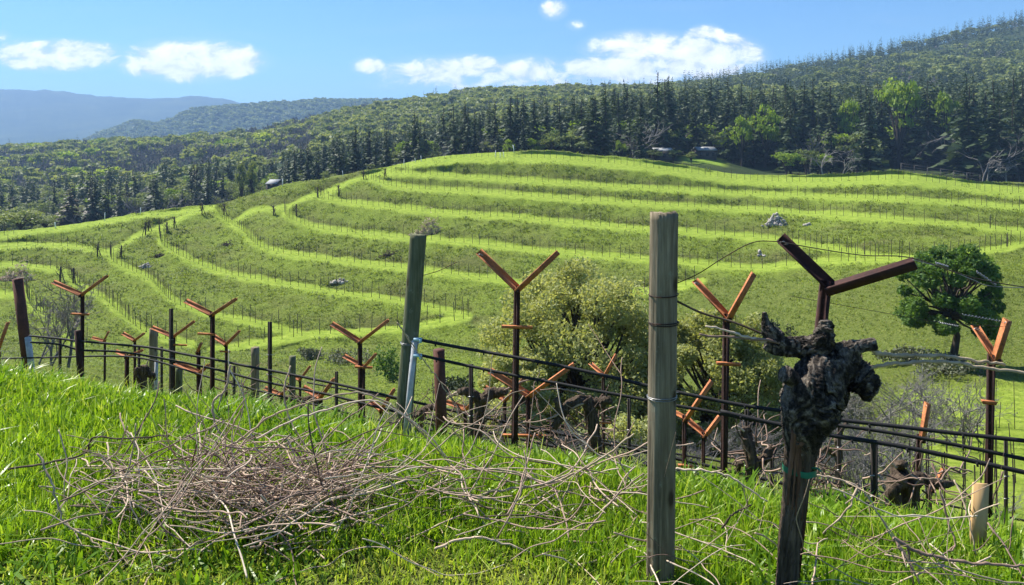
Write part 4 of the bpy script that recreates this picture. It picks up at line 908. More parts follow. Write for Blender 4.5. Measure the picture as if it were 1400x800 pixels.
y_trellis('orange trellis bits behind the dark vine head at the right', (1272, 668, 6.1), (1256, 650, .1), (1288, 640, 0), .04, .03, None)
y_trellis('orange trellis low behind the thin stake left of the leaning post', (385, 540, 10.2), (362, 531, .1), (402, 519, 0), .05, .04, None)
y_trellis('small orange trellis low behind the dark squared post', (410, 520, 14), (394, 512, .1), (425, 500, 0), .06, .045, None)

def round_post(name, label, cat, base, top, r, mat, seed, sides=40, rings=60, rough=.03, crack=.10, taper=.0):
    """weathered timber: uneven outline, long drying cracks, rough sawn top"""
    rr = np.random.default_rng(seed); base = Vector(base); top = Vector(top); b = MB(); cr = [(rr.uniform(0, 6.28), rr.uniform(.4, 1), rr.uniform(.03, .10), rr.uniform(-.1, .1)) for _ in range(13)]
    def disp(f, th):
        d = rough*fbm(np.cos(th)*1.4+seed, np.sin(th)*1.4, np.full_like(th, f*2.2), 3, seed)+.016*fbm(np.cos(th)*7, np.sin(th)*7, np.full_like(th, f*1.5), 2, seed+3)
        for a, s_, w, dr in cr:
            q = np.abs((th-a-dr*f+PI) % (2*PI)-PI); d = d-crack*s_*np.clip(1-q/w, 0, 1)*(.35+.65*(np.sin(f*5*s_+a*3) > -.3))
        return d
    b.tube([base.lerp(top, f) for f in np.linspace(0, 1, rings)], r*(1-taper*np.linspace(0, 1, rings)), sides, True, 0, disp)
    V = b.V[0]; ax = (top-base).normalized()
    n_ = (rings-1)*sides; V[n_:n_+sides] += np.array(ax)[None]*(rr.normal(size=(sides, 1))*.05*r)
    t = thing(name, label, cat, base); b.build('shaft', M[mat], t, True); return t
def ring_wire(t, p, ax, r, mat, turns=2, name='tie_wire', thick=.0022, tail=None):
    b = MB(); ax = Vector(ax).normalized(); s_ = ax.orthogonal().normalized(); c_ = ax.cross(s_); th = np.linspace(0, 2*PI*turns, 24*turns)
    pts = [p+s_*math.cos(a)*r+c_*math.sin(a)*r+ax*(a/(2*PI*turns)*.012+.002*math.sin(a*1.3)) for a in th]
    if tail is not None: pts += [pts[-1]+tail*.5, pts[-1]+tail]
    b.tube(pts, thick, 5); b.build(name, M[mat], t, True)
YP = 3.40
gb = ground(902, YP); tp = P(908, 291, YP)
pt = round_post('wooden_post', 'thick round grey weathered post standing in the foreground grass', 'post', gb-Vector((0, 0, .2)), tp, .0590, 'post', 4, crack=.12)
ax = tp-gb
ring_wire(pt, P(905, 544, YP), ax, .062, 'wire', 2, tail=Vector((.03, -.02, .005))); ring_wire(pt, P(907, 443, YP), ax, .062, 'darkrust', 2); ring_wire(pt, P(907, 405, YP), ax, .062, 'darkrust', 1)
YL = rowY(CA, 555)
gb = ground(545, YL); tp = P(572, 321, YL)
lp = round_post('wooden_post', 'leaning greenish wooden post with a pale pipe strapped against it', 'post', gb-Vector((0, 0, .3)), tp, .0625, 'greenpost', 9, crack=.07, taper=.06)
ring_wire(lp, P(560, 470, YL), tp-gb, .066, 'wire', 2)
def straight(name, label, cat, p0, p1, r, mat, sides=14, cap=None):
    b = MB(); p0 = Vector(p0); p1 = Vector(p1); b.tube([p0, p0.lerp(p1, .5), p1], r, sides); b.tube([p0.lerp(p1, .995), p1+(p1-p0).normalized()*.003], [r*.9, r*.8], sides)
    t = thing(name, label, cat, p0); b.build('shaft', M[mat], t, True); return t
sp = straight('steel_stake', 'pale galvanised pipe strapped to the leaning green post', 'stake', gpt(552, YL-.10, .1), P(567, 466, YL-.075), .0215, 'white')
for py in (464, 486):
    b = MB(); c_ = P(571, py, YL-.10); b.box(c_, (.055, .03, .018)); b.box(c_+Vector((.022, -.01, -.006)), (.018, .03, .03)); b.build('hose_clip', M['clip'], sp)
straight('pipe_post', 'short thick rusty pipe post right of the leaning green post', 'post', gpt(606, 6.2, .2), P(600, 478, 6.2), .044, 'pipe', 18)
YQ = rowY(CCc+.35, 30)
straight('pipe_post', 'tall leaning rusty pipe post at the far left', 'post', gpt(44, YQ, .3), P(24, 381, YQ), .062, 'pipe', 18)
ws = straight('white_stake', 'pale painted stake against the tall leaning rusty pipe post', 'stake', gpt(48, YQ-.1, .2), P(38, 461, YQ-.08), .036, 'white')
straight('pipe_post', 'dark stub post beside the far left rusty Y trellis', 'post', gpt(113, rowY(CCc, 108)-.05, .2), P(106, 452, rowY(CCc, 108)-.05), .034, 'darkrust', 12)
for (px, pt_, Y, hw, lab, mt) in [(209, 449, 11.5, 5.5, 'squared grey wooden post on the left with a pale pipe at its foot', 'post'), (348, 475, 9.6, 5.5, 'grey wooden post behind the brush pile', 'post'), (399, 487, 10, 4.5, 'dark squared post right of the grey one behind the brush pile', 'greenpost'), (244, 503, 11, 4.5, 'short dark wooden stub post among the left trellises', 'greenpost')]:
    gq = ground(px, Y); round_post('wooden_post', lab, 'post', gq-Vector((0, 0, .3)), P(px+1, pt_, Y), hw/F*Y, mt, px, 16, 14, .03, .05)
straight('white_stake', 'pale pipe at the foot of the squared grey wooden post', 'stake', gpt(212, 11.35, .2), P(214, 493, 11.35), .024, 'white')
def tpost(px, py, Y, w, lab, lean=0):
    b = MB(); g_ = gpt(px-lean, Y, .3); t = thing('thin_stake', lab, 'stake', g_); b.prism([(-w/2, -.004), (w/2, -.004), (w/2, .004), (.005, .004), (.005, w*.6), (-.005, w*.6), (-.005, .004), (-w/2, .004)], g_, P(px, py, Y), (.2, -1, 0)); b.build('shaft', M['stake'], t)
    for f in (.35, .6, .75): q = g_.lerp(P(px, py, Y), f); b = MB(); b.tube([q+Vector((-w*.7, -.012, 0)), q+Vector((w*.7, -.012, .004))], .005, 5); b.build('wire_clip', M['wire'], t)
for a in [(234, 422, 9.2, .045, 'tall thin dark stake between the left trellises'), (369, 440, 8.6, .045, 'thin dark stake left of the grey post row'), (190, 474, 12, .04, 'thin stake right of the low left trellis'), (221, 474, 11.2, .035, 'thin stake beside the squared grey post'),
          (82, 462, 9.5, .035, 'thin wire stake between the left pipe post and its neighbour'), (1195, 602, 4.5, .042, 'dark stake under the drip lines right of the gnarled vine'), (644, 498, 6.4, .034, 'thin dark stake between the pipe post and the tall trellis'), (1021, 560, 6.0, .032, 'thin dark stake behind the wires beside the gnarled vine'),
          (1147, 560, 6.4, .03, 'thin dark stake just right of the gnarled vine trunk'), (460, 508, 8.2, .034, 'thin dark stake left of the leaning green post'), (320, 500, 8.4, .03, 'thin dark stake right of the tall trellis behind the brush pile'), (860, 545, 6.8, .03, 'thin dark stake left of the round wooden post'), (1375, 600, 6.5, .03, 'thin stake at the lower right edge'), (1055, 610, 5.8, .03, 'thin dark stake left of the gnarled vine trunk')]: tpost(*a)

# drip lines and wires
def line(name, label, cat, pts, r, mat, n=8, sides=7, sag=0):
    S_ = spline([P(*q) for q in pts], n); S_[:, 2] += .004*fbm(S_[:, 0]*3, S_[:, 1]*3, oct=2); b = MB(); o_ = Vector(S_[0]); b.tube(S_, r, sides)
    t = thing(name, label, cat, o_); b.build('hose' if 'drip' in name else 'strand', M[mat], t, True); return t
A_ = lambda px, dy=0: rowY(CA, px)-.05+dy
def drip(label, xs, Yf, r):
    t = line('drip_line', label, 'drip line', [(x, y, Yf(x)) for x, y in xs], r, 'hose')
    S_ = spline([P(x, y, Yf(x)) for x, y in xs], 3)
    for q in S_[1:-1:3]: b = MB(); b.tube([q+np.array([0, -r*1.1, 0]), q+np.array([.004, -r*1.1-.004, -.02])], r*.5, 5); b.build('emitter', M['hose'], t)
drip('uppermost black drip line running right from the leaning green post', [(573, 465), (640, 477), (705, 489), (800, 508), (885, 527), (990, 549), (1065, 561), (1150, 574), (1270, 588), (1400, 603), (1480, 612)], A_, .0115)
drip('second black drip line just under the uppermost one', [(575, 486), (640, 500), (705, 514), (800, 532), (885, 547), (990, 566), (1065, 579), (1150, 582), (1270, 601), (1400, 628), (1480, 645)], lambda p: A_(p)+.03, .0105)
drip('lowest thick black drip line crossing the right side', [(985, 562), (1065, 580), (1140, 596), (1210, 607), (1300, 624), (1400, 646), (1480, 664)], lambda p: A_(p)-.12, .0125)
C_ = lambda px: rowY(CCc, px)-.06
drip('upper black drip line running right from the tall leaning pipe post', [(40, 459), (80, 463), (112, 467), (160, 471), (209, 476), (250, 484), (290, 491), (370, 507), (450, 523), (530, 541), (640, 566), (760, 592), (900, 622), (1100, 668), (1300, 715), (1480, 756)], C_, .0125)
drip('lower wavy drip line below the one from the tall leaning pipe post', [(42, 468), (80, 471), (112, 479), (160, 481), (209, 488), (290, 504), (370, 524), (450, 540), (530, 560), (640, 585), (760, 611), (900, 640), (1100, 688), (1300, 736), (1480, 775)], C_, .0115)
drip('level drip line crossing low behind the tall leaning pipe post', [(-30, 491), (60, 489), (150, 487), (209, 493), (290, 517), (400, 546), (530, 577), (700, 608), (880, 643), (1100, 702), (1300, 745)], lambda p: rowY(CCc, p)+.4, .010)
drip('faint drip line low down behind the tall trellis', [(420, 523), (560, 549), (700, 579), (880, 612), (1000, 634), (1200, 672), (1400, 712), (1480, 728)], lambda p: rowY(CD, p), .010)
drip('faintest drip line deepest in the dip behind the vines', [(560, 575), (700, 598), (880, 634), (1000, 655), (1200, 694), (1400, 735), (1480, 752)], lambda p: rowY(CD, p), .009)
def wire(label, pts, r=.0018, mat='wire'): return line('wire', label, 'wire', pts, r, mat, 8, 5)
wire('slack wire from the round wooden post up to the nearest rusty arm', [(924, 388, 3.4), (955, 374, 3.35), (990, 352, 3.3), (1030, 332, 3.22), (1066, 331, 3.17)], .0020, 'darkrust')
wire('wire between the tips of the nearest rusty Y arms and beyond', [(1066, 331, 3.15), (1110, 339, 3.1), (1180, 349, 3.05), (1245, 352, 3.0), (1330, 380, 2.9), (1420, 395, 2.85)], .0020, 'stake')
wire('wire with a pale splice running right from the nearest arm tip', [(1248, 355, 3.0), (1290, 367, 3.0), (1330, 383, 2.98), (1362, 392, 2.96), (1480, 394, 2.9)], .0016, 'wire')
wire('thin fence wire from the round post to the gnarled vine arm', [(926, 412, 3.4), (960, 428, 3.38), (1000, 440, 3.34), (1045, 458, 3.28)], .005, 'darkcane')
wire('short wire tail on the side of the leaning green post', [(578, 377, 5.7), (600, 370, 5.6), (625, 358, 5.5)], .0025, 'darkrust')
wire('thin wire crossing low from the slope tree to the right trellis arm', [(1080, 405, 4.2), (1180, 423, 4.22), (1280, 440, 4.25), (1372, 447, 4.25)], .0014, 'stake')
for i, (a, c_) in enumerate([((1316, 430, 4.24), (1368, 439, 4.24)), ((1284, 441, 4.25), (1310, 446, 4.25)), ((1336, 372, 2.98), (1362, 390, 2.96)), ((1280, 360, 3.0), (1296, 365, 3.0))]):
    b = MB(); p0, p1 = P(*a), P(*c_); n = 40; pts = [p0.lerp(p1, f)+Vector((0, math.sin(f*70)*.004, math.cos(f*70)*.004)) for f in np.linspace(0, 1, n)]; b.tube(pts, .0028, 5)
    o = b.build('wire_splice', M['wire'], None, True, top=p0); tag(o, ['pale coiled splice beside the right trellis upright orange arm', 'pale coiled wire splice under the slope tree crown', 'pale bent splice in front of the slope tree crown', 'small pale splice just beyond the nearest arm tip'][i], 'wire splice')

# ------------------------------------------------------------------ vines
def gnarl(amp, seed, fr=3.0, ridges=9, tw=1.5):
    def f(t, th): return amp*(fbm(np.cos(th)*fr*.5+seed, np.sin(th)*fr*.5, np.full_like(th, t*fr*2), 4, seed)+.42*np.abs(np.sin(th*ridges/2+tw*t*4+2*fbm(np.cos(th)+seed, np.sin(th), np.full_like(th, t*4), 2, seed+1)))-.2)
    return f
def fibre(amp, seed, rg, tw, fr):
    def f(t, th):
        a = th+tw*1.3*t+1.1*fbm(np.cos(th)*1.5+seed, np.sin(th)*1.5, np.full_like(th, t*fr*1.3), 3, seed+4); c_, s_ = np.cos(a), np.sin(a)
        low = fbm(np.cos(th)*1.3+seed, np.sin(th)*1.3, np.full_like(th, t*fr), 3, seed)
        r1 = 1-np.abs(vnoise(c_*rg*.42, s_*rg*.42, np.full_like(th, t*fr*.9), seed+1))*2; r2 = 1-np.abs(vnoise(c_*rg*1.1, s_*rg*1.1, np.full_like(th, t*fr*1.6), seed+2))*2
        r3 = vnoise(c_*rg*2.6, s_*rg*2.6, np.full_like(th, t*fr*2.5), seed+3)
        return amp*(1.0*low+.42*r1+.26*r2+.13*r3)
    return f
def cane_pts(pts, n=7, wob=.004, seed=0):
    S_ = spline(pts, n); r = np.random.default_rng(seed); return S_+r.normal(size=S_.shape)*wob
def cane_into(b, S_, r0, r1, node=.09, sides=6, tint=None):
    """cane with swollen buds at the nodes"""
    L = np.concatenate([[0], np.cumsum(np.linalg.norm(np.diff(S_, axis=0), axis=1))]); m_ = max(8, int(L[-1]/.012)); m_ = min(m_, 260); s_ = np.linspace(0, L[-1], m_)
    X = np.stack([np.interp(s_, L, S_[:, k]) for k in range(3)], 1); rad = np.interp(s_, [0, L[-1]], [r0, r1]); rad = rad*(1+.34*np.exp(-(((s_ % node)-node/2)/.009)**2)); b.tube(X, rad, sides, True, rv.uniform(.25, .85) if tint is None else tint)
def remesh(o, size, smooth=.0):
    md = o.modifiers.new('fuse', 'REMESH'); md.mode = 'VOXEL'; md.voxel_size = size; md.use_smooth_shade = True
YV = 3.15
v0 = thing('grape_vine', 'thick gnarled old vine trunk with green tie tape in the right foreground', 'vine', ground(1075, YV)); b = MB(); px_m = F/YV
def vt(pts, rad, sides=110, seed=1, amp=.16, rg=10, fr=3, n=30, tw=1.2):
    S_ = spline([P(a, c_, YV+d) for a, c_, d in pts], n); L = np.linspace(0, 1, len(S_)); R = np.interp(L, np.linspace(0, 1, len(rad)), rad)/px_m; b.tube(S_, R, sides, True, 0, fibre(amp, seed, rg, tw, fr))
vt([(1072, 870, 0), (1076, 800, 0), (1080, 740, 0), (1086, 690, 0), (1092, 640, 0), (1098, 600, 0), (1104, 565, .0)], [13, 13, 13.5, 15, 17, 21, 28], seed=2, amp=.26, rg=12)
b.build('trunk', M['vine'], v0, True); b = MB()
vt([(1091, 640, .0), (1095, 598, -.01), (1104, 562, -.02), (1112, 535, -.02), (1128, 510, -.01), (1150, 492, 0), (1160, 478, 0), (1164, 470, .0)], [10, 21, 33, 36, 29, 21, 15, 10], seed=5, amp=.30, rg=14, tw=4)
vt([(1120, 560, .02), (1132, 540, .03), (1128, 515, .03), (1120, 490, .02), (1122, 470, .02), (1128, 452, .01)], [18, 26, 24, 16, 11, 11], seed=7, amp=.30, rg=9, tw=3)
vt([(1086, 575, .0), (1090, 548, -.02), (1102, 520, -.03), (1112, 505, -.02)], [12, 20, 18, 12], seed=9, amp=.2, rg=9, tw=3)
vt([(1148, 500, .03), (1172, 516, .02), (1184, 532, .0), (1184, 548, .0)], [17, 20, 15, 5], seed=11, amp=.6, rg=7, fr=8)
vt([(1124, 470, .02), (1104, 474, .02), (1082, 475, .03), (1062, 472, .04), (1050, 466, .04)], [13, 13, 12, 12, 10], seed=13, amp=.34, rg=7)
vt([(1060, 470, .04), (1050, 456, .04), (1047, 442, .04), (1045, 427, .04)], [10, 8, 6, 2.5], seed=15, amp=.25, rg=5)
vt([(1064, 462, .03), (1054, 452, .03), (1050, 444, .03)], [10, 8, 5], seed=16, amp=.25, rg=5)
vt([(1122, 478, .0), (1127, 458, -.02), (1129, 446, -.02), (1128, 438, -.02)], [13, 11, 8, 5], seed=17, amp=.5, rg=7, fr=7)
vt([(1150, 495, -.01), (1163, 480, -.02), (1176, 474, -.02), (1196, 470, -.02)], [15, 12, 9, 8], seed=19, amp=.25, rg=7)
vt([(1086, 520, -.05), (1078, 514, -.07), (1073, 511, -.08)], [10, 11, 11], seed=21, amp=.08, rg=5)
b.build('head', M['burl'], v0, True)
b = MB()
for (a, c_, d, r_, n_) in [((1073, 510, -.082), None, 0, 13, (-.55, -.25, .75)), ((1128, 436, -.02), None, 0, 7.5, (0, -.3, .95)), ((1094, 470, .0), None, 0, 6, (-.7, -.6, .2)), ((1073, 460, .02), None, 0, 6, (.2, -.8, .5))]:
    q = P(*a); nn = Vector(n_).normalized(); b.tube([q-nn*.008, q, q+nn*.008], [r_/px_m*.95, r_/px_m, r_/px_m*.92], 20)
b.build('cut_end', M['cut'], v0)
b = MB()                                                     # strips of bark hanging off the trunk
for a in ([(1070, 650, -.06), (1062, 680, -.07), (1054, 720, -.06), (1043, 775, -.05)], [(1074, 640, -.07), (1066, 665, -.08), (1060, 700, -.08)], [(1108, 630, -.08), (1106, 660, -.09), (1109, 690, -.08)], [(1086, 600, -.09), (1083, 640, -.085), (1080, 680, -.075)], [(1098, 600, -.1), (1097, 650, -.085), (1092, 700, -.075)]):
    S_ = spline([P(*q) for q in a], 6); b.tube(S_, np.linspace(.008, .003, len(S_)), 5)
b.build('bark_strip', M['redbark'], v0)
b = MB()
for k, (x, w) in enumerate([(1080, 3.2), (1086, 2.2), (1091, 3.6), (1099, 2.4)]):
    S_ = spline([P(x+6, 588+k*7, YV-.068), P(x+3-k, 620, YV-.056), P(x-1+k, 655, YV-.051), P(x-3, 690+(k*37 % 30), YV-.046)], 8); b.tube(S_, np.full(len(S_), w/px_m)*np.linspace(1.1, .4, len(S_)), 10, disp=fibre(.6, 30+k, 6, 2, 9))
b.build('stripped_patch', M['redbark'], v0, True)
b = MB(); S_ = []
for th in np.linspace(0, 2*PI, 40): S_.append(P(1093, 641, YV)+Vector((math.cos(th)*.064, math.sin(th)*.062, -.007*math.cos(th)+.002*math.sin(5*th))))
P0 = np.array([tuple(q) for q in S_]); V = np.vstack([P0+[0, 0, .012], P0-[0, 0, .012]]); n = len(P0); b.add(V, [(k, k+1, n+k+1, n+k) for k in range(n-1)])
b.tube([P(1108, 640, YV-.055), P(1117, 640, YV-.075), P(1123, 645, YV-.09)], .004, 5); b.build('tie_tape', M['tape'], v0)
def vcane(par, pts, r0, r1, mat, seed):
    b = MB(); cane_into(b, cane_pts([P(*q) for q in pts], 8, .0025, seed), r0, r1, .10, 8); b.build('cane', M[mat], par, True, 'tint')
vcane(v0, [(1190, 475, YV-.02), (1200, 483, YV-.02), (1240, 486, YV-.05), (1290, 486, YV-.08), (1340, 494, YV-.1), (1372, 497, YV-.1)], .0074, .005, 'palecane', 1)
vcane(v0, [(1172, 512, YV), (1186, 504, YV-.01), (1215, 499, YV-.04), (1260, 495, YV-.08), (1300, 495, YV-.1), (1350, 503, YV-.12), (1420, 512, YV-.14)], .0072, .005, 'palecane', 2)
vcane(v0, [(1082, 471, YV+.02), (1050, 466, YV), (1010, 462, YV), (955, 457, YV)], .0062, .004, 'cane', 3)
vcane(v0, [(1048, 468, YV+.02), (1020, 460, YV), (990, 451, YV), (966, 446, YV)], .0055, .0035, 'cane', 4)
def small_vine(label, Y, trunk, arms, canes, seed):
    """trunk/arms: pixel polylines with radius px; canes: thin"""
    t = thing('grape_vine', label, 'vine', ground(trunk[0][0], Y)); b = MB(); k_ = Y/F
    g_ = gpt(trunk[0][0], Y, .1); S_ = spline([g_]+[P(a, c_, Y) for a, c_, r_ in trunk], 14); R = np.interp(np.linspace(0, 1, len(S_)), np.linspace(0, 1, len(trunk)+1), [trunk[0][2]]+[q[2] for q in trunk])*k_; b.tube(S_, R*.8, 40, True, 0, fibre(.36, seed, 8, 2, 5)); b.build('trunk', M['vine'], t, True)
    for i, a in enumerate(arms):
        b = MB(); S_ = spline([P(q[0], q[1], Y+rv.normal()*.05) for q in a], 14); S_ = S_+.012*np.stack([fbm(S_[:, 0]*20, S_[:, 2]*20+k__, oct=2) for k__ in range(3)], 1); R = np.interp(np.linspace(0, 1, len(S_)), np.linspace(0, 1, len(a)), [q[2] for q in a])*k_; b.tube(S_, R*.72, 32, True, 0, fibre(.5, seed+i+5, 7, 2, 6)); b.build('arm', M['vine'], t, True)
    for i, a in enumerate(canes): vcane(t, [(x, y, Y-.05) for x, y in a], .006*Y/6+.002, .0035, 'cane', seed*10+i)
small_vine('dark gnarled vine with pale bark patches under the large oak', 6.4, [(815, 625, 9), (812, 590, 9), (807, 560, 9), (800, 545, 10)], [[(805, 550, 9), (790, 548, 8), (772, 560, 7), (757, 585, 6)], [(803, 548, 9), (820, 552, 8), (835, 545, 6)], [(770, 565, 7), (760, 545, 5)]], [[(797, 552), (745, 574), (690, 580)], [(800, 540), (770, 532), (738, 533)]], 3)
small_vine('dark T shaped vine behind the short rusty pipe post', 6.9, [(652, 600, 8), (655, 570, 8), (658, 545, 9)], [[(658, 545, 9), (676, 538, 8), (692, 535, 6)], [(656, 545, 9), (640, 537, 7), (628, 535, 5)]], [[(690, 533), (720, 520), (745, 518)], [(630, 534), (610, 545), (600, 570)]], 4)
small_vine('dark gnarled vine with two short arms left of the big trunk', 5.3, [(1026, 668, 10), (1028, 640, 10), (1025, 615, 9), (1020, 598, 7)], [[(1030, 640, 9), (1045, 628, 8), (1058, 612, 6)], [(1022, 600, 8), (1018, 588, 6), (1028, 586, 5)], [(1012, 632, 4), (1008, 650, 4)]], [[(1056, 612), (1068, 606)], [(1018, 590), (1008, 583), (1000, 586)]], 5)
small_vine('dark many headed vine right of the gnarled trunk', 5.0, [(1246, 720, 13), (1244, 685, 14), (1240, 655, 13)], [[(1240, 655, 14), (1228, 652, 12), (1222, 668, 10), (1226, 705, 8)], [(1242, 660, 14), (1262, 656, 10), (1285, 662, 8), (1303, 660, 5)], [(1232, 660, 10), (1226, 642, 10), (1236, 632, 6)], [(1228, 695, 8), (1218, 712, 8)]], [[(1285, 660), (1300, 640), (1330, 645)], [(1236, 634), (1250, 652), (1285, 655)], [(1226, 640), (1205, 620), (1182, 622)]], 6)
small_vine('short grey vine stump beside the squared grey wooden post', 10.5, [(196, 530, 6), (195, 512, 6), (198, 500, 5)], [[(198, 503, 5), (206, 512, 5), (212, 520, 4)], [(195, 512, 5), (186, 505, 3), (190, 520, 3)]], [[(200, 500), (205, 488)]], 7)
small_vine('small dark vine head in front of the grey post behind the brush pile', 9.0, [(330, 560, 6), (328, 548, 8), (326, 540, 8)], [[(328, 545, 6), (338, 543, 6), (346, 548, 4)]], [[(330, 540), (334, 520)]], 8)
small_vine('small dark vine low between the leaning post and the pipe post', 7.2, [(572, 590, 7), (574, 572, 7), (580, 560, 6)], [[(578, 562, 6), (592, 556, 5), (604, 560, 4)]], [[(600, 556), (620, 540), (636, 541)]], 9)
small_vine('low vine with grey bark far left of the leaning green post', 9.4, [(410, 575, 7), (412, 556, 8), (408, 545, 7)], [[(410, 550, 6), (424, 546, 5), (434, 552, 4)], [(408, 548, 6), (396, 545, 4), (388, 550, 3)]], [[(430, 548), (440, 535)]], 10)
small_vine('burnt black vine trunk in the dip right of the gnarled trunk', 7.5, [(1146, 650, 5), (1147, 620, 5), (1144, 600, 5)], [[(1146, 625, 4), (1130, 615, 4), (1118, 620, 3)], [(1145, 605, 4), (1152, 585, 3), (1160, 575, 2)]], [], 11)
# thin dark shoots and dead spurs in the trellis wires of the dip
sh = np.random.default_rng(23)
for i, (x0, y0, Y, w, lab) in enumerate([(655, 575, 6.9, 70, 'tangle of thin dark shoots on the T shaped vine'), (740, 590, 6.6, 80, 'tangle of thin dark shoots behind the tall trellis'), (820, 585, 6.4, 70, 'tangle of dark shoots around the vine under the large oak'), (590, 570, 7.2, 60, 'tangle of dark shoots between the leaning post and the pipe post'), (1255, 650, 5.0, 120, 'tangle of pale and dark shoots over the many headed vine'), (1030, 620, 5.3, 70, 'tangle of dark shoots on the vine left of the big trunk'), (430, 560, 8.8, 90, 'tangle of shoots low in the wires left of the leaning post'), (330, 535, 9.0, 90, 'tangle of shoots low in the wires behind the brush pile'), (1130, 640, 5.6, 60, 'tangle of thin dark shoots behind the big trunk')]):
    b = MB(); q0 = P(x0, y0+20, Y)
    for k in range(26):
        p = np.array(P(x0+sh.normal()*w*.33, y0+sh.normal()*14+6, Y+sh.normal()*.12)); d = rdir(1, sh)[0]*np.array([1, .5, .7]); pts = [p]
        for m_ in range(5): d = d+sh.normal(size=3)*.35; d /= np.linalg.norm(d); pts.append(pts[-1]+d*sh.uniform(.04, .10))
        b.tube(spline(pts, 3), np.linspace(.0065, .0025, 16), 4, True, sh.uniform(0, .5))
    tag(b.build('dead_shoots', M['cane'], None, True, 'tint', top=q0), lab, 'dead shoots')
# the pale board tied to the right hand trellis
bd = thing('board', 'pale weathered board propped against the right trellis post', 'board', ground(1338, 3.66)); b = MB(); p0, p1 = P(1335, 748, 3.66), P(1341, 661, 3.70)
b.prism([(-.037, -.008), (.037, -.008), (.037, .008), (-.037, .008)], p0-Vector((0, 0, .1)), p1, (.12, -1, .1)); b.build('plank', M['board'], bd)

# ------------------------------------------------------------------ prunings
rb = np.random.default_rng(11); b = MB()
def pile_cane(c, L, az, pitch, curl, r):
    n = 9; d = np.array([math.cos(az)*math.cos(pitch), math.sin(az)*math.cos(pitch), math.sin(pitch)]); p = np.array(c)-d*L/2; pts = [p]; w = rdir(1, rb)[0]*curl
    for k in range(n): d = d+w*.6+rb.normal(size=3)*.15; d[2] -= .03; d /= np.linalg.norm(d); pts.append(pts[-1]+d*L/n)
    pts = np.array(pts); g_ = gz(pts[:, 0], np.maximum(pts[:, 1], .6)); pts[:, 2] = np.maximum(pts[:, 2], g_+r+.02); return spline(pts, 3)
for k in range(640):
    if k < 320: px = 368+rb.normal()*82; Y = 4.0+rb.normal()*.19; ht = abs(rb.normal())*.135*max(.12, 1-abs(px-368)/230)+.04; L = rb.uniform(.35, 1.05)
    elif k < 410: px = rb.uniform(110, 330); Y = 4.1+rb.normal()*.22; ht = rb.uniform(.04, .26); L = rb.uniform(.3, .9)
    elif k < 580: px = rb.uniform(150, 880); Y = 4.1+rb.normal()*.3; ht = rb.uniform(.05, .2); L = rb.uniform(.3, 1.0)
    else: px = rb.uniform(880, 1400); Y = rb.uniform(3.0, 3.7); ht = rb.uniform(.04, .18); L = rb.uniform(.25, .8)
    q = ground(px, Y); az = rb.normal()*.95-.15+(PI if rb.random() < .5 else 0); r = rb.uniform(.0017, .0047)*(1 if k < 580 else .85); tn = np.clip(rb.normal(.54, .24), .05, 1)
    S_ = pile_cane((q.x, q.y, q.z+ht), L, az, rb.normal()*.24, rb.uniform(.0, .30), r); cane_into(b, S_, r, r*rb.uniform(.45, .9), .075, 5, tn)
    if rb.random() < .5:
        i0 = rb.integers(5, len(S_)-3); d = (S_[i0+1]-S_[i0]); d = d/np.linalg.norm(d)+rdir(1, rb)[0]*.8; e = np.array([S_[i0]+d*f*rb.uniform(.12, .3) for f in (0, .4, .7, 1)]); e[:, 2] += rb.uniform(-.01, .05)*np.arange(4)/3; cane_into(b, spline(e, 3), r*.6, r*.35, .06, 4, tn)
tag(b.build('pruned_canes', M['cane'], None, True, 'tint', top=ground(400, 4.05)), kind='stuff')
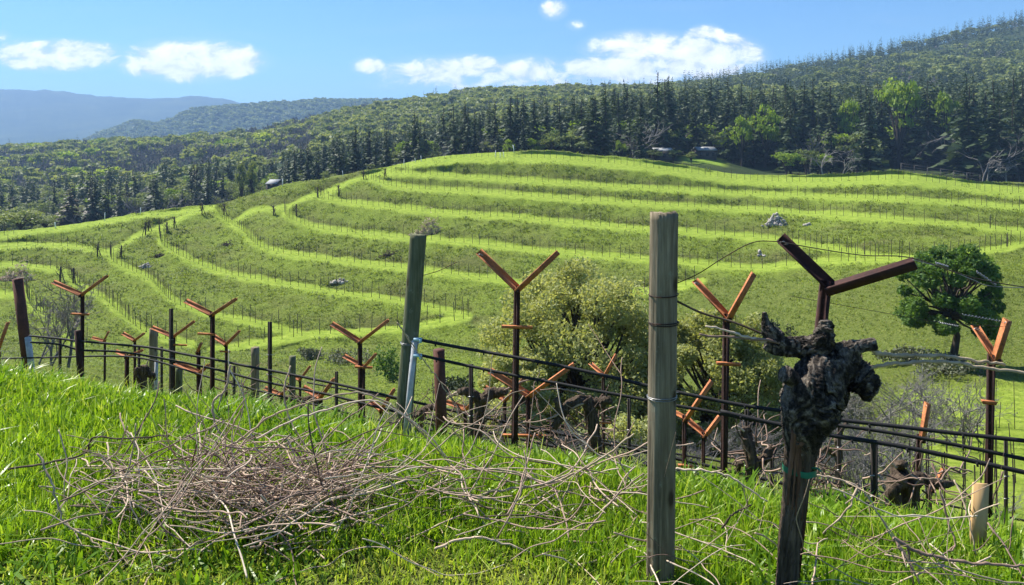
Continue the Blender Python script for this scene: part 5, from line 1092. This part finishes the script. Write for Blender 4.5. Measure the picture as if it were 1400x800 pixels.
CN = [('crooked dark cane reaching out at the left of the brush pile', 'darkcane', .007, [(11, 642), (75, 631), (116, 620), (129, 598), (170, 600), (230, 596)], 4.3, 4.2),
 ('thin pale cane slanting down to the grass at the left end of the pile', 'palecane', .006, [(52, 620), (71, 661), (88, 714), (124, 736), (154, 766)], 3.75, 3.5),
 ('cane leaning up out of the pile with its tip near the Y trellis foot', 'palecane', .006, [(131, 738), (150, 687), (176, 642), (187, 579)], 3.7, 3.9),
 ('pale forked cane standing up beside the tall trellis behind the pile', 'palecane', .008, [(315, 499), (307, 534), (292, 549), (296, 586), (326, 612), (345, 640)], 4.5, 4.2),
 ('upright pale cane curving out of the top of the pile', 'palecane', .006, [(397, 500), (388, 537), (397, 575), (416, 609), (430, 640)], 4.5, 4.2),
 ('long pale cane arching from the pile past the leaning post', 'palecane', .0065, [(300, 625), (330, 600), (375, 567), (431, 549), (487, 537), (530, 552), (570, 585), (620, 640)], 4.2, 4.4),
 ('second pale cane arching just below the long arching one', 'cane', .006, [(350, 600), (400, 575), (460, 556), (510, 548), (555, 570), (590, 600), (630, 650)], 4.2, 4.3),
 ('long thick cane lying across the grass left of the round post', 'palecane', .0085, [(600, 699), (640, 684), (675, 672), (750, 661), (787, 646), (830, 622), (866, 593)], 4.05, 4.15),
 ('short pale cane propped under the long thick one', 'palecane', .0065, [(750, 716), (768, 684), (784, 650)], 3.95, 4.05),
 ('cane lying in the front grass right of the pile', 'cane', .007, [(594, 751), (625, 739), (660, 736), (700, 746), (731, 757)], 3.6, 3.6),
 ('long nearly level cane running right out of the pile', 'cane', .0065, [(420, 648), (500, 640), (600, 639), (690, 646), (720, 655)], 4.2, 4.2),
 ('bent cane rising to the left of the round post foot', 'cane', .006, [(787, 740), (815, 712), (840, 680), (881, 646)], 3.7, 3.8),
 ('thin dry cane leaning across the leaning green post', 'palecane', .005, [(543, 441), (558, 462), (575, 487), (600, 520), (622, 556), (632, 592)], 5.2, 5.3),
 ('pale cane lying right of the round post foot', 'cane', .006, [(922, 642), (960, 643), (994, 650), (1022, 668), (1050, 686)], 3.7, 3.6),
 ('long dark barked cane on the grass at the lower right', 'cane', .009, [(1222, 736), (1260, 756), (1312, 768), (1360, 772), (1420, 776)], 3.25, 3.2),
 ('short cane crossing under the long one at the lower right', 'cane', .007, [(1222, 733), (1240, 764), (1258, 798)], 3.25, 3.15),
 ('thin upright cane beside the pale board', 'palecane', .005, [(1305, 657), (1316, 682), (1324, 710), (1335, 759)], 3.7, 3.5),
 ('forked pale cane right of the gnarled trunk foot', 'palecane', .006, [(1172, 664), (1166, 682), (1156, 700), (1125, 730)], 3.5, 3.4),
 ('upright cane left of the pale board among the brush', 'cane', .006, [(1286, 669), (1297, 717), (1306, 745), (1290, 760)], 3.6, 3.5),
 ('dark forked cane rising left of the gnarled trunk', 'darkcane', .006, [(988, 722), (1000, 705), (1012, 698), (1030, 690)], 3.6, 3.6),
 ('thin cane sprawling in front of the gnarled trunk foot', 'cane', .005, [(1100, 648), (1150, 656), (1180, 672), (1200, 700), (1224, 742)], 3.4, 3.3),
 ('pale cane leaning across the pile towards the tall trellis foot', 'palecane', .0065, [(440, 700), (480, 640), (505, 600), (545, 560)], 4.1, 4.5)]
for i, (lab, mt, r, pts, Y0, Y1) in enumerate(CN):
    k = len(pts); S_ = cane_pts([P(x, y, Y0+(Y1-Y0)*j/(k-1)) for j, (x, y) in enumerate(pts)], 8, .0025, 100+i); g_ = gz(S_[:, 0], S_[:, 1]); S_[:, 2] = np.maximum(S_[:, 2], g_+r); b = MB(); r *= .82; cane_into(b, S_, r, r*.6, .085, 7)
    for q in range(2 if len(pts) > 4 else 1):
        i0 = rb.integers(4, len(S_)-4); d = (S_[i0+1]-S_[i0]); d = d/np.linalg.norm(d)+rdir(1, rb)[0]*.7; e = np.array([S_[i0]+d*f*rb.uniform(.06, .16) for f in (0, .5, 1)]); cane_into(b, spline(e, 4), r*.6, r*.35, .05, 5)
    o = b.build('cane', M[mt], None, True, 'tint', top=S_[0]); tag(o, lab, 'cane')

# ------------------------------------------------------------------ grass of the near bench
rg = np.random.default_rng(3); nG = 300000
u_ = rg.uniform(-.92, .92, nG); Y = np.sqrt(rg.uniform(2.35**2, 8.6**2, nG)); X = u_*Y; s_ = edge_s(X, Y)
pk = (s_ < 1.6+.3*rg.normal(size=nG)) & (rg.random(nG) < np.where(Y < 3.4, 1, np.clip(1.25-.11*Y, .3, 1))); X, Y, s_ = X[pk], Y[pk], s_[pk]; n = len(X); Z = gz(X, Y)
pxg = X/Y*F+CX; big = fbm(X*1.3, Y*1.3, oct=3, seed=41); fine = fbm(X*6, Y*6, oct=2, seed=42)
mown = sstep(3.72, 3.5, Y+.10*fine+.0009*np.clip(pxg-600, 0, 900)*1.0)*sstep(1150, 800, pxg)
h = (.108+.045*big+.035*fine)*rg.uniform(.5, 1.35, n)*(1-.62*mown); h *= np.where(s_ > -.4, .85, 1)
az = rg.uniform(0, 2*PI, n); ln = rg.gamma(2.0, .22, n); wd = rg.uniform(.0024, .0060, n)*np.clip(Y/4, .8, 1.7)
D2 = np.stack([np.cos(az), np.sin(az)], 1); fa = az+PI/2+rg.normal(size=n)*.5; W2 = np.stack([np.cos(fa), np.sin(fa), np.zeros(n)], 1)*wd[:, None]
B0 = np.stack([X, Y, Z-.01], 1); lv = []
for f in (0, .45, .8, 1.0):
    off = (ln*f**1.8*h)[:, None]*D2; z_ = h*(f-.28*ln*f*f); c_ = B0+np.concatenate([off, z_[:, None]], 1); w = (1, .95, .6, 0)[(0, .45, .8, 1.0).index(f)]
    lv += [c_-W2*w, c_+W2*w] if w else [c_]
V = np.stack(lv, 1).reshape(-1, 3); k7 = np.arange(n)*7
tint = np.clip(.40+.22*big+.10*fine+rg.normal(size=n)*.12+mown*.40+np.where(rg.random(n) < .05+.30*mown, .45, 0), 0, 1)
def blades(n, Yr, hr, wr, tint_fn, lean, name):
    X = []; Y = np.sqrt(rg.uniform(2.4**2, 7.5**2, n)); u = rg.uniform(-.85, .85, n); X = u*Y; ok = (edge_s(X, Y) < .9) & (fbm(X*1.7, Y*1.7, oct=2, seed=51) > Yr); X, Y = X[ok], Y[ok]; n = len(X); Z = gz(X, Y)
    h = rg.uniform(hr[0], hr[1], n)*(1-.45*sstep(3.7, 3.5, Y)*(X < 1)); az = rg.uniform(0, 2*PI, n); ln = rg.gamma(2.5, lean, n); wd = rg.uniform(wr[0], wr[1], n)
    D2 = np.stack([np.cos(az), np.sin(az)], 1); fa = az+PI/2+rg.normal(size=n)*.4; W2 = np.stack([np.cos(fa), np.sin(fa), rg.normal(size=n)*.2], 1)*wd[:, None]; B0 = np.stack([X, Y, Z-.01], 1); lv = []
    for f, w in ((0, .8), (.45, 1), (.8, .7), (1.0, 0)):
        c_ = B0+np.concatenate([(ln*f**1.8*h)[:, None]*D2, (h*(f-.30*ln*f*f))[:, None]], 1); lv += [c_-W2*w, c_+W2*w] if w else [c_]
    return np.stack(lv, 1).reshape(-1, 3), np.repeat(np.clip(tint_fn(n), 0, 1), 7)
E1 = blades(26000, .05, (.10, .22), (.005, .0095), lambda n: rg.normal(.14, .09, n), .32, '')
E2 = blades(9000, -.6, (.08, .24), (.0012, .0028), lambda n: rg.normal(.97, .05, n), .3, '')
E3 = blades(16000, -.2, (.05, .13), (.006, .012), lambda n: rg.normal(.55, .12, n), .55, '')
V = np.vstack([V, E1[0], E2[0], E3[0]]); tint = np.concatenate([np.repeat(tint, 7), E1[1], E2[1], E3[1]]); k7 = np.arange(len(V)//7)*7
tag(link('meadow_grass', mesh('meadow_grass', V, [np.concatenate([np.stack([k7, k7+1, k7+3, k7+2], 1), np.stack([k7+2, k7+3, k7+5, k7+4], 1)]), np.stack([k7+4, k7+5, k7+6], 1)], True, {'tint': tint}, [M['grass']])), kind='stuff')
